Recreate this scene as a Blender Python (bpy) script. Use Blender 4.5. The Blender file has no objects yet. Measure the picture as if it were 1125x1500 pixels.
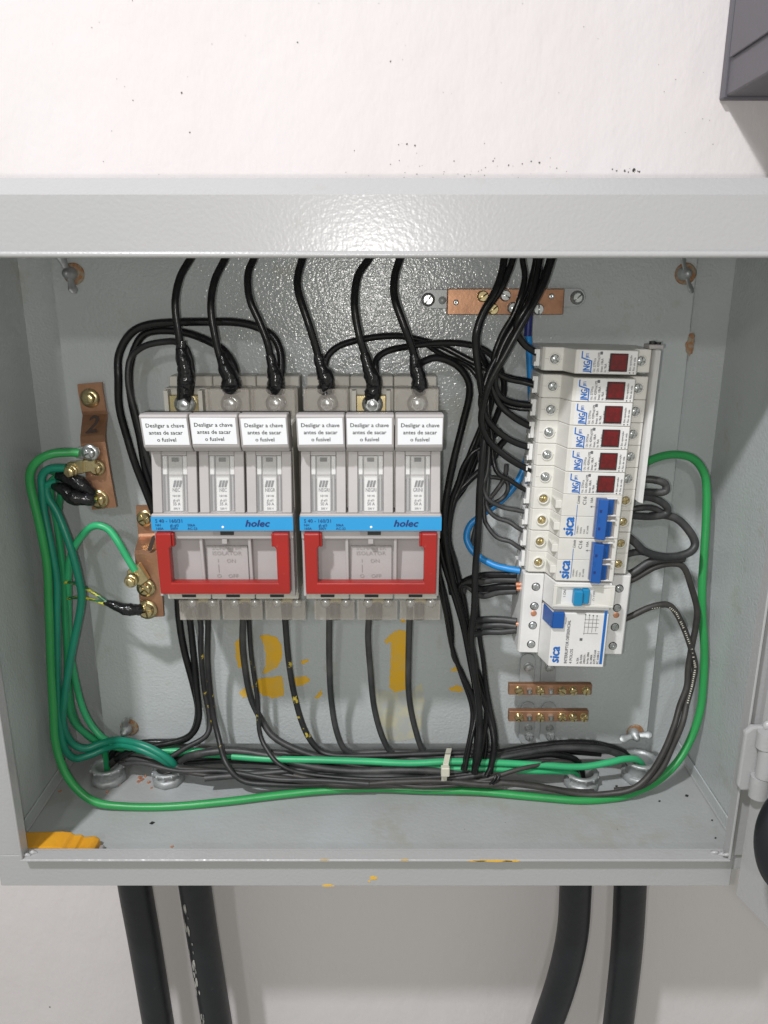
import bpy, bmesh, math, random
from mathutils import Vector, Matrix
random.seed(7)
# ---------------------------------------------------------------- camera, world, lights
S = 0.001                                   # everything below is laid out in millimetres, camera at the origin
F, CX, CY = 1130.0, 562.5, 750.0            # focal length and centre in photo pixels
PITCH = math.radians(16.05)
SP, CP = math.sin(PITCH), math.cos(PITCH)
sc = bpy.context.scene
cam = bpy.data.cameras.new('camera'); co = bpy.data.objects.new('camera', cam)
sc.collection.objects.link(co); sc.camera = co
cam.sensor_fit = 'HORIZONTAL'; cam.sensor_width = 36; cam.lens = 36 * F / 1125
cam.clip_start = 0.01; cam.clip_end = 50
co.rotation_euler = (math.radians(90) - PITCH, 0, 0)
sc.view_settings.view_transform = 'Standard'; sc.view_settings.look = 'None'
sc.view_settings.exposure = 0; sc.view_settings.gamma = 1
try: sc.view_settings.use_curve_mapping = False
except Exception: pass
w = bpy.data.worlds.new('World'); sc.world = w; w.use_nodes = True
bg = w.node_tree.nodes['Background']; bg.inputs[0].default_value = (0.98, 1.0, 0.91, 1); bg.inputs[1].default_value = 0.395

def lamp(name, kind, loc, power, size, color, target=None, sizey=None):
    l = bpy.data.lights.new(name, kind); l.energy = power; l.color = color
    if kind == 'AREA':
        l.size = size
        if sizey: l.shape = 'RECTANGLE'; l.size_y = sizey
    else: l.shadow_soft_size = size
    o = bpy.data.objects.new(name, l); sc.collection.objects.link(o)
    o.location = [c * S for c in loc]
    if target: o.rotation_euler = (Vector(target) - Vector(loc)).to_track_quat('-Z', 'Y').to_euler()
    return o
lamp('ceiling_lamp', 'AREA', (-600, -497, 1300), 31, 0.09, (0.965, 0.97, 1.0), (0, 600, -100))
lamp('far_ceiling_lamp', 'AREA', (-300, -1500, 800), 6.5, 0.10, (0.97, 0.98, 1.0), (0, 600, -150))
lamp('phone_flash', 'POINT', (-16, 4, -8), 4.0, 0.004, (1.0, 0.965, 0.93))

# ---------------------------------------------------------------- helpers
def ray(px, py):
    u = (px - CX) / F; v = (py - CY) / F
    return u, CP - v * SP, -SP - v * CP
def P(px, py, Y):                           # photo pixel at depth Y -> millimetres
    a, b, c = ray(px, py); return Vector((a / b * Y, Y, c / b * Y))
def Zt(py, Y): return P(CX, py, Y).z
def Xt(px, py, Y): return P(px, py, Y).x
def lin(c):
    if isinstance(c, str): c = [int(c[i:i+2], 16) / 255 for i in (0, 2, 4)]
    else: return (*c, 1)
    return (*[x / 12.92 if x <= .04045 else ((x + .055) / 1.055) ** 2.4 for x in c], 1)

def mat(name, col, rough=.5, metal=0, bump=None, var=None, spots=None, spec=.5, alpha=None, trans=None, coat=0, vscale=(1, 1, 1), band=None):
    m = bpy.data.materials.new(name); m.use_nodes = True
    nt = m.node_tree; N = nt.nodes; L = nt.links; b = N['Principled BSDF']
    b.inputs['Base Color'].default_value = lin(col); b.inputs['Roughness'].default_value = rough
    b.inputs['Metallic'].default_value = metal; b.inputs['Specular IOR Level'].default_value = spec
    b.inputs['Coat Weight'].default_value = coat
    tc = N.new('ShaderNodeTexCoord'); mp = N.new('ShaderNodeMapping'); mp.inputs['Scale'].default_value = vscale
    L.new(tc.outputs['Object'], mp.inputs[0])
    out = None
    def noise(scale, detail=3, rgh=.55):
        n = N.new('ShaderNodeTexNoise'); n.inputs['Scale'].default_value = scale
        n.inputs['Detail'].default_value = detail; n.inputs['Roughness'].default_value = rgh
        L.new(mp.outputs[0], n.inputs['Vector']); return n
    if var:                                 # (scale, second colour, low, high)
        n = noise(var[0], 5, .6); r = N.new('ShaderNodeMapRange')
        r.inputs[1].default_value = var[2]; r.inputs[2].default_value = var[3]
        L.new(n.outputs[0], r.inputs[0])
        mx = N.new('ShaderNodeMix'); mx.data_type = 'RGBA'
        mx.inputs[6].default_value = lin(col); mx.inputs[7].default_value = lin(var[1])
        L.new(r.outputs[0], mx.inputs[0]); out = mx.outputs[2]
        rr = N.new('ShaderNodeMapRange'); rr.inputs[3].default_value = rough * .85; rr.inputs[4].default_value = min(1, rough * 1.25)
        L.new(n.outputs[0], rr.inputs[0]); L.new(rr.outputs[0], b.inputs['Roughness'])
    for sp in (spots or []):                # (scale, colour, threshold, softness)
        n = noise(sp[0], 4, .65); r = N.new('ShaderNodeMapRange')
        r.inputs[1].default_value = sp[2]; r.inputs[2].default_value = sp[2] + sp[3]
        L.new(n.outputs[0], r.inputs[0])
        mx = N.new('ShaderNodeMix'); mx.data_type = 'RGBA'
        if out: L.new(out, mx.inputs[6])
        else: mx.inputs[6].default_value = lin(col)
        mx.inputs[7].default_value = lin(sp[1]); out = mx.outputs[2]
        if band:                            # paint got on the cable only between these heights
            g = N.new('ShaderNodeNewGeometry'); sx_ = N.new('ShaderNodeSeparateXYZ'); L.new(g.outputs['Position'], sx_.inputs[0])
            a = N.new('ShaderNodeMath'); a.operation = 'GREATER_THAN'; a.inputs[1].default_value = band[0]; L.new(sx_.outputs[2], a.inputs[0])
            b2 = N.new('ShaderNodeMath'); b2.operation = 'LESS_THAN'; b2.inputs[1].default_value = band[1]; L.new(sx_.outputs[2], b2.inputs[0])
            c2 = N.new('ShaderNodeMath'); c2.operation = 'MULTIPLY'; L.new(a.outputs[0], c2.inputs[0]); L.new(b2.outputs[0], c2.inputs[1])
            d2 = N.new('ShaderNodeMath'); d2.operation = 'MULTIPLY'; L.new(c2.outputs[0], d2.inputs[0]); L.new(r.outputs[0], d2.inputs[1])
            L.new(d2.outputs[0], mx.inputs[0])
        else: L.new(r.outputs[0], mx.inputs[0])
    if out: L.new(out, b.inputs['Base Color'])
    if bump:
        prev = None
        for (scale, dist, det) in bump:
            n = noise(scale, det, .5); bp = N.new('ShaderNodeBump'); bp.inputs['Distance'].default_value = dist
            bp.inputs['Strength'].default_value = 1
            L.new(n.outputs[0], bp.inputs['Height'])
            if prev: L.new(prev.outputs[0], bp.inputs['Normal'])
            prev = bp
        L.new(prev.outputs[0], b.inputs['Normal'])
    if alpha is not None: b.inputs['Alpha'].default_value = alpha
    if trans is not None: b.inputs['Transmission Weight'].default_value = trans
    return m

M = {}
M['wall'] = mat('wall_plaster', (.68, .64, .645), .8, var=(2.2, (.66, .61, .60), .35, .7),
    bump=[(55, .0011, 4), (260, .0002, 3), (9, .005, 2)], vscale=(1, 1, .55))
M['chip'] = mat('chipped_paint', (.12, .11, .11), .9)
M['paint'] = mat('grey_powder_coat', (.475, .505, .505), .18, bump=[(480, .0004, 1)], var=(7, (.43, .455, .45), .35, .7), spots=[(16, (.40, .40, .36), .60, .12), (90, (.20, .18, .15), .76, .02)], spec=.5)
M['frame'] = mat('grey_frame_paint', (.405, .40, .405), .26, bump=[(380, .00018, 1)], var=(4, (.38, .38, .38), .3, .75), spots=[(12, (.34, .335, .32), .60, .15), (75, (.20, .18, .15), .745, .02)])
M['floorp'] = mat('grey_dusty_paint', (.39, .41, .415), .45, bump=[(300, .00025, 1)], var=(9, (.33, .335, .325), .35, .7), spots=[(14, (.33, .32, .29), .56, .14), (130, (.20, .18, .15), .71, .03)])
M['cabinet'] = mat('dark_grey_cabinet', (.105, .10, .115), .45, bump=[(300, .0001, 1)])
M['cable'] = mat('black_cable', (.006, .006, .0065), .27, bump=[(90, .0005, 2)], var=(40, (.012, .012, .0125), .4, .7), spec=.4)
M['cabled'] = mat('dusty_black_cable', (.026, .027, .028), .45, bump=[(120, .0003, 2)], var=(35, (.075, .073, .071), .42, .75))
M['cablep'] = mat('yellow_speckled_cable', (.013, .0135, .014), .42, bump=[(120, .0003, 2)], var=(35, (.035, .035, .035), .4, .75), spots=[(110, (.50, .38, .05), .62, .03)], band=(-.40, -.31))
M['cableb'] = mat('brown_black_cable', (.030, .027, .025), .48, bump=[(120, .0003, 2)], var=(35, (.06, .055, .05), .38, .75))
M['tape'] = mat('black_tape', (.010, .010, .011), .20, bump=[(200, .0009, 2), (70, .002, 2)])
M['green'] = mat('green_cable', (.03, .32, .085), .34, var=(18, (.025, .25, .065), .35, .7), spots=[(120, (.12, .30, .12), .70, .1)], bump=[(70, .0003, 2)])
M['bgreen'] = mat('bright_green_cable', (.04, .42, .17), .36, var=(18, (.03, .34, .14), .35, .7), bump=[(70, .0003, 2)])
M['teal'] = mat('teal_cable', (.010, .235, .145), .36, var=(18, (.008, .17, .11), .35, .7), bump=[(70, .0003, 2)])
M['mgreen'] = mat('mid_green_cable', (.02, .30, .11), .36, var=(18, (.015, .22, .09), .35, .7), bump=[(70, .0003, 2)])
M['yg'] = mat('green_yellow_cable', (.02, .12, .05), .4, spots=[(180, (.55, .52, .05), .52, .02)], vscale=(.15, 1, 1))
M['blue'] = mat('blue_cable', (.015, .25, .62), .36, var=(30, (.012, .20, .52), .35, .7))
M['dblue'] = mat('dark_blue_cable', (.01, .02, .16), .36)
M['copper'] = mat('copper', (.46, .25, .15), .42, .7, bump=[(300, .00012, 3)], var=(28, (.30, .155, .09), .40, .68), spots=[(90, (.20, .10, .06), .68, .08)])
M['copperraw'] = mat('bare_copper', (.75, .36, .22), .4, .7)
M['brass'] = mat('brass', (.66, .55, .30), .27, .9, var=(90, (.45, .36, .2), .45, .7))
M['zinc'] = mat('zinc_steel', (.62, .64, .64), .28, .9, var=(90, (.45, .46, .46), .45, .7))
M['cast'] = mat('cast_zinc', (.48, .50, .50), .5, .6, bump=[(400, .0003, 3)], var=(60, (.33, .34, .34), .4, .7))
M['rust'] = mat('rust', (.30, .13, .05), .7, var=(260, (.30, .27, .20), .42, .6))
M['dark'] = mat('dark_gap', (.02, .02, .02), .6)
M['greyp'] = mat('grey_plastic', (.42, .395, .39), .42, bump=[(700, .00006, 2)], var=(20, (.375, .35, .345), .4, .7))
M['greyk'] = mat('recess_shade_grey', (.12, .11, .105), .5)  # shade in the gaps beside the fuses, painted into the backing's colour
M['greyl'] = mat('pale_grey_plastic', (.50, .48, .46), .3, var=(60, (.42, .40, .38), .4, .7))
M['greyd'] = mat('darker_grey_plastic', (.30, .275, .27), .45)
M['cream'] = mat('cream_plastic', (.56, .54, .49), .45, var=(25, (.50, .48, .43), .4, .7))
M['white'] = mat('white_plastic', (.73, .72, .71), .35, var=(40, (.68, .67, .655), .4, .7))
M['ivory'] = mat('ivory_plastic', (.68, .665, .62), .35, var=(40, (.62, .605, .56), .4, .7))
M['sticker'] = mat('white_label', (.86, .87, .90), .45)
M['ink'] = mat('black_ink', (.02, .02, .025), .6)
M['inkg'] = mat('grey_ink', (.12, .12, .13), .6)
M['navy'] = mat('navy_ink', (.01, .03, .16), .6)
M['bluei'] = mat('blue_ink', (.01, .13, .45), .5)
M['band'] = mat('light_blue_band', (.025, .30, .62), .4)
M['red'] = mat('red_plastic', (.35, .018, .014), .36, bump=[(500, .00006, 2)], var=(20, (.28, .015, .012), .4, .7), spots=[(60, (.42, .06, .05), .66, .06)])
M['redw'] = mat('dark_red_window', (.15, .003, .005), .22, var=(300, (.10, .003, .004), .4, .6), coat=.5)
M['toggle'] = mat('blue_toggle', (.010, .085, .33), .35)
M['toggle2'] = mat('cyan_toggle', (.01, .22, .44), .35)
M['orange'] = mat('orange_paint', (.80, .45, .02), .5, var=(70, (.66, .44, .10), .4, .75), spots=[(60, (.60, .50, .25), .66, .1)])
M['faded'] = mat('faded_yellow_paint', (.52, .50, .36), .55, var=(80, (.43, .445, .42), .4, .6))
M['yellow'] = mat('yellow_plastic', (.72, .34, .02), .42, bump=[(200, .0003, 2)], var=(40, (.62, .28, .02), .4, .7))
M['strap'] = mat('grey_strap', (.40, .42, .42), .4, .2, bump=[(300, .0001, 2)])
M['smoke'] = mat('smoky_clear_plastic', (.72, .66, .60), .25, alpha=.21, bump=[(120, .0006, 2)])
M['clear'] = mat('clear_plastic', (.8, .8, .8), .08, alpha=.16)
M['tie'] = mat('nylon_tie', (.60, .58, .48), .45)
M['conduit'] = mat('black_conduit', (.007, .008, .011), .42, bump=[(60, .0006, 2)], var=(14, (.012, .013, .018), .4, .7), spots=[(40, (.05, .05, .05), .68, .1)])
M['flake'] = mat('dried_plaster', (.45, .43, .40), .9, bump=[(300, .001, 3)], var=(90, (.12, .12, .12), .45, .6))
M['marker'] = mat('marker_ink', (.03, .015, .01), .6)

INV = {}
class MB:
    def __init__(s, frame=None):
        s.v = []; s.f = []; s.m = []; s.sm = []; s.fr = frame or Matrix.Identity(4)
    def add(s, vs, fs, m=0, smooth=False):
        k = len(s.v); s.v += [s.fr @ Vector(v) for v in vs]
        for f in fs: s.f.append([i + k for i in f]); s.m.append(m); s.sm.append(smooth)
        return s
    def bm(s, b, m=0, smooth=False):
        b.verts.index_update()
        s.add([v.co.copy() for v in b.verts], [[v.index for v in f.verts] for f in b.faces], m, smooth); b.free(); return s
    def box(s, x0, x1, y0, y1, z0, z1, bev=0, m=0, seg=1):
        b = bmesh.new(); bmesh.ops.create_cube(b, size=1)
        cx, cy, cz = (x0+x1)/2, (y0+y1)/2, (z0+z1)/2
        for v in b.verts: v.co = Vector((cx + v.co.x*abs(x1-x0), cy + v.co.y*abs(y1-y0), cz + v.co.z*abs(z1-z0)))
        if bev: bmesh.ops.bevel(b, geom=b.edges[:], offset=bev, segments=seg, affect='EDGES', profile=.6)
        return s.bm(b, m)
    def poly(s, pts, h, bev=0, m=0, seg=1):    # pts: 3-D polygon, h: extrusion vector
        b = bmesh.new(); h = Vector(h); pts = [Vector(p) for p in pts]
        lo = [b.verts.new(p) for p in pts]; hi = [b.verts.new(p + h) for p in pts]; n = len(pts)
        b.faces.new(lo); b.faces.new(hi[::-1])
        for i in range(n): b.faces.new([lo[(i+1) % n], lo[i], hi[i], hi[(i+1) % n]])
        bmesh.ops.recalc_face_normals(b, faces=b.faces[:])
        if bev: bmesh.ops.bevel(b, geom=b.edges[:], offset=bev, segments=seg, affect='EDGES', profile=.6)
        return s.bm(b, m)
    def cyl(s, p0, p1, r, r2=None, n=24, m=0, cap=True):
        p0 = Vector(p0); p1 = Vector(p1); r2 = r if r2 is None else r2
        d = (p1-p0).normalized(); a = d.orthogonal().normalized(); c = d.cross(a)
        vs = [p0 + (a*math.cos(t)+c*math.sin(t))*r for t in [2*math.pi*i/n for i in range(n)]]
        vs += [p1 + (a*math.cos(t)+c*math.sin(t))*r2 for t in [2*math.pi*i/n for i in range(n)]]
        s.add(vs, [[i, (i+1) % n, n+(i+1) % n, n+i] for i in range(n)], m, n > 8)
        if cap: s.add(vs, [list(range(n))[::-1], list(range(n, 2*n))], m)
        return s
    def lathe(s, c, axis, prof, n=28, m=0):    # prof: (radius, height) list
        c = Vector(c); d = Vector(axis).normalized(); a = d.orthogonal().normalized(); e = d.cross(a)
        vs = []; fs = []
        for (r, h) in prof:
            for i in range(n):
                t = 2*math.pi*i/n; vs.append(c + d*h + (a*math.cos(t)+e*math.sin(t))*r)
        for k in range(len(prof)-1):
            for i in range(n): fs.append([k*n+i, k*n+(i+1) % n, (k+1)*n+(i+1) % n, (k+1)*n+i])
        s.add(vs, fs, m, True); return s
    def tube(s, pts, r, n=12, m=0, sub=6, wob=0, flat=1, cap=True):
        pts = [Vector(p) for p in pts]; rs = r if isinstance(r, list) else [r]*len(pts)
        q = []; R = []
        if sub > 1:
            for i in range(len(pts)-1):
                p0 = pts[max(i-1, 0)]; p1 = pts[i]; p2 = pts[i+1]; p3 = pts[min(i+2, len(pts)-1)]
                for k in range(sub):
                    t = k/sub
                    q.append(.5*((2*p1)+(-p0+p2)*t+(2*p0-5*p1+4*p2-p3)*t*t+(-p0+3*p1-3*p2+p3)*t**3)); R.append(rs[i]*(1-t)+rs[i+1]*t)
            q.append(pts[-1]); R.append(rs[-1])
        else: q = pts; R = rs
        tan = [(q[min(i+1, len(q)-1)]-q[max(i-1, 0)]).normalized() for i in range(len(q))]
        a = tan[0].orthogonal().normalized(); vs = []
        ph = random.random()*6
        for i, p in enumerate(q):
            a = (a - tan[i]*a.dot(tan[i])).normalized(); c = tan[i].cross(a)
            for k in range(n):
                t = 2*math.pi*k/n; rr = R[i]
                if wob: rr *= 1 + wob*(random.random()-.5)*1.2 + wob*.5*math.sin(i*.9+ph)
                vs.append(p + (a*math.cos(t)+c*math.sin(t)*flat)*rr)
        L = len(q)
        s.add(vs, [[i*n+k, i*n+(k+1) % n, (i+1)*n+(k+1) % n, (i+1)*n+k] for i in range(L-1) for k in range(n)], m, True)
        if cap: s.add(vs, [list(range(n))[::-1], list(range((L-1)*n, L*n))], m)
        return s
    def text(s, body, o, size, xd=(1, 0, 0), yd=(0, 0, 1), m=0, bold=0, shear=0, sx=1, align='LEFT'):
        key = (body, shear, align)
        if key not in TXT:
            c = bpy.data.curves.new('t', 'FONT'); c.body = body; c.shear = shear
            c.align_x = align; c.resolution_u = 2; c.fill_mode = 'FRONT' if hasattr(c, 'fill_mode') else c.fill_mode
            ob = bpy.data.objects.new('t', c); me = ob.to_mesh()
            TXT[key] = ([v.co.copy() for v in me.vertices], [list(f.vertices) for f in me.polygons])
            ob.to_mesh_clear(); bpy.data.objects.remove(ob); bpy.data.curves.remove(c)
        vs, fs = TXT[key]; o = Vector(o); xd = Vector(xd); yd = Vector(yd)
        nv = xd.cross(yd).normalized(); b = abs(bold)*size
        for k, (dx, dy) in enumerate([(0, 0), (b, 0), (-b, 0), (0, b*.7), (0, -b*.7)] if bold > 0 else [(0, 0)]):
            s.add([o + xd*(v.x*size*sx+dx) + yd*(v.y*size+dy) + nv*.012*k for v in vs], fs, m)
        return s
    def build(s, name, mats, parent=None, label=None):
        inv = INV.get(parent.name, Matrix.Identity(4)) if parent else Matrix.Identity(4)
        me = bpy.data.meshes.new(name)
        me.from_pydata([(inv @ v)*S for v in s.v], [], s.f)
        for k in (mats if isinstance(mats, (list, tuple)) else [mats]): me.materials.append(M[k])
        me.polygons.foreach_set('material_index', s.m); me.polygons.foreach_set('use_smooth', s.sm)
        me.update(); o = bpy.data.objects.new(name, me); sc.collection.objects.link(o)
        if parent: o.parent = parent; INV[o.name] = inv
        if label: o['label'] = label
        return o
TXT = {}
def tag(o, label, cat, group=None):
    o['label'] = label; o['category'] = cat
    if group: o['group'] = group
    return o
def struct(o): o['kind'] = 'structure'; return o
def thing(name, loc, label, cat, group=None, rot=0):
    o = bpy.data.objects.new(name, None); sc.collection.objects.link(o); o.empty_display_size = .01
    o.location = [c*S for c in loc]; o.rotation_euler = (0, rot, 0)
    INV[o.name] = (Matrix.Translation(Vector(loc)) @ Matrix.Rotation(rot, 4, 'Y')).inverted()
    return tag(o, label, cat, group)
def solo(mb, name, mats, label, cat, group=None, at=None):   # one-mesh thing with its origin at a point of it
    at = Vector(at) if at is not None else mb.v[0].copy()
    INV['_'] = Matrix.Translation(-at)
    class _p: name = '_'
    me = bpy.data.meshes.new(name); me.from_pydata([(v-at)*S for v in mb.v], [], mb.f)
    for k in (mats if isinstance(mats, (list, tuple)) else [mats]): me.materials.append(M[k])
    me.polygons.foreach_set('material_index', mb.m); me.polygons.foreach_set('use_smooth', mb.sm); me.update()
    o = bpy.data.objects.new(name, me); sc.collection.objects.link(o); o.location = at*S
    INV[o.name] = Matrix.Translation(-at)
    return tag(o, label, cat, group)
def dup(o, parent=None):
    c = o.copy(); sc.collection.objects.link(c)
    if parent: c.parent = parent
    for ch in list(o.children): dup(ch, c)
    return c
def head(mb, c, r, h, ang=0, kind='slot', m=0, washer=0, wm=0, gap=.16, frame=None):
    """screw head facing the camera side (-Y): a disc with real slots between raised sectors"""
    c = Vector(c); y = c.y
    if washer: mb.lathe(c, (0, -1, 0), [(washer, 0), (washer, .9), (r*.6, .9)], m=wm); y -= .9
    n = 24
    if kind == 'hex':
        pts = [(c.x+r*math.cos(ang+i*math.pi/3), y, c.z+r*math.sin(ang+i*math.pi/3)) for i in range(6)]
        mb.poly(pts, (0, -h, 0), bev=.25, m=m); mb.lathe((c.x, y-h, c.z), (0, -1, 0), [(r*.72, 0), (r*.66, .25), (0.01, .3)], n=18, m=m); return
    mb.lathe((c.x, y, c.z), (0, -1, 0), [(r, 0), (r, h*.45), (0.01, h*.45)], n=n, m=m)
    secs = 2 if kind == 'slot' else 4
    g = gap*r
    for k in range(secs):
        a0 = ang + k*2*math.pi/secs; a1 = a0 + 2*math.pi/secs
        d0 = math.asin(min(.9, g/r))
        arc = [a0+d0+(a1-a0-2*d0)*i/8 for i in range(9)]
        mid = (a0+a1)/2
        off = g/ math.sin((a1-a0)/2) if secs == 4 else g
        ctr = (c.x+off*math.cos(mid), c.z+off*math.sin(mid))
        pts = [(ctr[0], y-h*.45, ctr[1])] if secs == 4 else []
        pts += [(c.x+r*math.cos(t), y-h*.45, c.z+r*math.sin(t)) for t in arc]
        top = [((p[0]-c.x)*.82+c.x, y-h, (p[2]-c.z)*.82+c.z) for p in pts]
        k2 = len(pts); mb.add(pts+top, [list(range(k2, 2*k2))[::-1]]+[[i, (i+1) % k2, k2+(i+1) % k2, k2+i] for i in range(k2)], m)

YW, YB, YP, YF, YL = 685, 675, 655, 511, 503      # wall, enclosure back, mounting plate, frame face, lip
XL, XR, ZF, ZT = -305, 293, -443, 52              # inner left, right, floor, ceiling of the enclosure
# ---------------------------------------------------------------- room wall
struct(MB().box(-1500, 1500, YW, YW+60, -1300, 1300).build('wall', 'wall'))
CH = [(random.gauss(690, 90), 276-abs(random.gauss(0, 22)), random.uniform(.3, 1.0)) for _ in range(70)] + [(random.uniform(0, 1060), random.uniform(0, 268), random.uniform(.3, .8)) for _ in range(40)]
CH += [(928+random.gauss(0, 4), 249+random.gauss(0, 3), random.uniform(.5, 1.6)) for _ in range(9)]
mb = MB()
for (x, y, r) in [(928,249,3.6),(915,250,2.2),(903,250,1.6),(897,248,1.4),(608,213,1.7),(596,211,1.5),(584,212,1.2),(815,273,2.6),(806,275,2),(790,238,1.8),
    (778,236,1.3),(765,240,1.3),(722,236,1.3),(266,136,1.7),(195,147,1.2),(436,62,1.4),(572,90,1.4),(278,194,1.5),(73,1475,2.0),(665,236,1.2),(690,272,1.4),(640,264,1.2),(654,268,1.5),(745,242,1.4)] + CH:
    c = P(x, y, YW); n = 9; rr = r*.42
    pts = [(c.x+rr*(.6+.8*random.random())*math.cos(6.283*i/n), YW-.15, c.z+rr*(.5+.8*random.random())*math.sin(6.283*i/n)) for i in range(n)]
    mb.poly(pts, (0, -.25, 0))
ch = mb.build('paint_chips', 'chip'); ch['kind'] = 'stuff'; tag(ch, 'small dark chips where paint flaked off the white wall', 'paint chips')

# ---------------------------------------------------------------- enclosure
E = thing('electrical_enclosure', (-6, YW, -459), 'open grey steel electrical enclosure mounted on the white wall, holding switches and cables', 'enclosure')
MB().box(XL, XR, YB, YB+2, ZF, ZT).build('back_panel', 'paint', E)
MB().box(XL-2, XL, YF+3, YB+2, -457, 66).build('side_wall', 'paint', E)
MB().box(XR, XR+2, YF+3, YB+2, -457, 66).build('side_wall', 'paint', E)
MB().box(XL, XR, YF+3, YB, ZF-2, ZF).build('bottom_wall', 'floorp', E)
mb = MB().poly([(XL-2, 507, 20), (XL-2, 506, 56), (XL-2, 518, 67), (XL-2, YB+9, 67), (XL-2, YB+9, 65), (XL-2, 520, 65), (XL-2, 508.5, 55), (XL-2, 509, 20)], (600, 0, 0))
mb.box(XL, XR, 516, YB, ZT, ZT+2)
mb.tube([(XL-2, 505, 21.2), (XR+2, 505, 21.2)], 2.1, n=14, sub=1)
mb.build('top_hood', 'frame', E)
mb = MB()
mb.box(-307, 277, YF, YF+3, -459, -429.2, bev=.8)
mb.box(-284, 270.5, YL, YF+3, -429, -427, bev=.5)
mb.box(-307, -284.2, YF, YF+3, -429, 50); mb.box(-284, -282, YL, YF+3, -426.8, 22, bev=.5)
mb.box(270.7, 295, YF, YF+3, -429, 50); mb.box(268.6, 270.5, YL, YF+3, -426.8, 22, bev=.5)
mb.box(XL, -284, YF+3, YF+5, -443, -427.3); mb.box(-284, XR, YF+3, YF+5, -443, -427.3)
mb.build('front_frame', 'frame', E)
mb = MB()
for c in [(-281, 508, -427), (-277, 511, -427), (266, 509, -427), (261, 511, -427), (267.5, 505, -424)]:
    mb.tube([(c[0]-3, c[1], c[2]), (c[0], c[1]-.6, c[2]+1), (c[0]+3, c[1], c[2])], [.8, 1.9, .9], n=8, sub=3, wob=.3)
mb.tube([(XL+1, YF+8, ZF+1), (XL+1, YB-3, ZF+1)], 1.6, n=8, sub=1); mb.tube([(XR-1, YF+8, ZF+1), (XR-1, YB-3, ZF+1)], 1.6, n=8, sub=1)
mb.build('weld_bead', 'frame', E)
# folded corner flaps along the floor
for sx, x in ((1, XL), (-1, XR)):
    MB().poly([(x+sx*.4, YF+6, ZF+13), (x+sx*.4, YB-1, ZF+13), (x+sx*.4, YB-1, ZF), (x+sx*.4, YF+6, ZF)], (sx*1.4, 0, 0), bev=.4).build('corner_flap', 'paint', E)
# mounting plate
xl, xr, zt, zb = -269, 253, 41, Zt(1089, YP)
pl = MB().box(xl, xr, YP, YP+2, zb, zt)
pl.box(xl-.2, xl+1.8, YP+2.2, YP+14, zb, zt, bev=.5).box(xr-1.8, xr+.2, YP+2.2, YP+14, zb, zt, bev=.5)
pl.box(xl+2, xr-2, YP+2.2, YP+12, zb-.2, zb+1.8)
plate = pl.build('mounting_plate', 'paint', E)
def sheet(px, Y, th=.25, jit=.9):
    out = []
    for i in range(len(px)):                # ragged, hand-brushed edge
        a, b = px[i], px[(i+1) % len(px)]; n = max(1, int(math.hypot(b[0]-a[0], b[1]-a[1])/2.5))
        for k in range(n):
            t = k/n; out.append(P(a[0]+(b[0]-a[0])*t+random.uniform(-jit, jit), a[1]+(b[1]-a[1])*t+random.uniform(-jit, jit), Y))
    return out, (0, -th, 0)
mb = MB()
for pg in ([(345,940),(352,933),(360,945),(362,975),(350,978),(345,962)], [(380,931),(395,930),(405,934),(411,942),(414,955),(412,968),(405,978),(393,985),(384,987),(389,976),(390,958),(386,944)],
           [(372,996),(388,992),(413,990),(415,1004),(416,1019),(400,1023),(384,1018),(370,1006)], [(350,1014),(358,1008),(368,1010),(368,1018),(356,1022)],
           [(430,992),(448,990),(455,996),(446,1003),(434,1005)], [(440,968),(452,965),(452,969),(443,973)], [(461,1022),(470,1010),(472,1016),(466,1023)]):
    mb.poly(*sheet(pg, YP-.1))
mb.build('painted_number', 'orange', plate, 'orange stencilled number 2, smeared')
mb = MB()
for pg in ([(563,938),(576,926),(586,922),(595,924),(597,960),(596,1000),(598,1010),(580,1014),(570,1008),(572,970),(573,940),(565,944)],
           ):
    mb.poly(*sheet(pg, YP-.1))
mb.build('painted_number', 'orange', plate, 'orange stencilled number 1')
for pg in ([(657,1008),(664,1007),(668,1003),(676,1005),(679,1012),(672,1014),(668,1013),(661,1012)], [(660,980),(668,977),(670,982),(662,984)], [(586,907),(592,905),(594,912),(588,912)]):
    MB().poly(*sheet(pg, YP-.1)).build('paint_splash', 'orange', plate)
mb = MB()
for pg in ([(545,1006),(566,1012),(596,1016),(618,1000),(622,1030),(614,1080),(590,1086),(556,1080),(548,1040)],):
    mb.poly(*sheet(pg, YP-.04, .1))
mb.build('paint_run', 'faded', plate)
# rust run at the plate's right edge
mb = MB()
mb.poly(*sheet([(1009,490),(1014,487),(1018,490),(1016,508),(1014,518),(1009,521),(1005,515),(1004,505)], YP-.1))
mb.build('rust_stain', 'rust', plate)
# yellow specks on the frame
def blot(px, py, w_, h_, Y, n=18):
    out = []
    for k in range(n):
        t = 2*math.pi*k/n; q = .55+.6*random.random(); out.append(P(px+w_*q*math.cos(t), py+h_*q*math.sin(t), Y))
    return out
for (x, y, w_, h_, Y) in ((722,1260.6,34,1.6,YL),(700,1261,14,1.0,YL),(752,1260.8,15,1.4,YL),(480,1297,10,1.5,YF),(547,1286,6,3,YF),(541,1291,2,1.2,YF),(476,1259.5,7,.8,YL),(1033-440,1259.5,6,.8,YL)):
    MB().poly(blot(x, y, w_, h_, Y), (0, -.3, 0)).build('paint_splash', 'orange', E)
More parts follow.
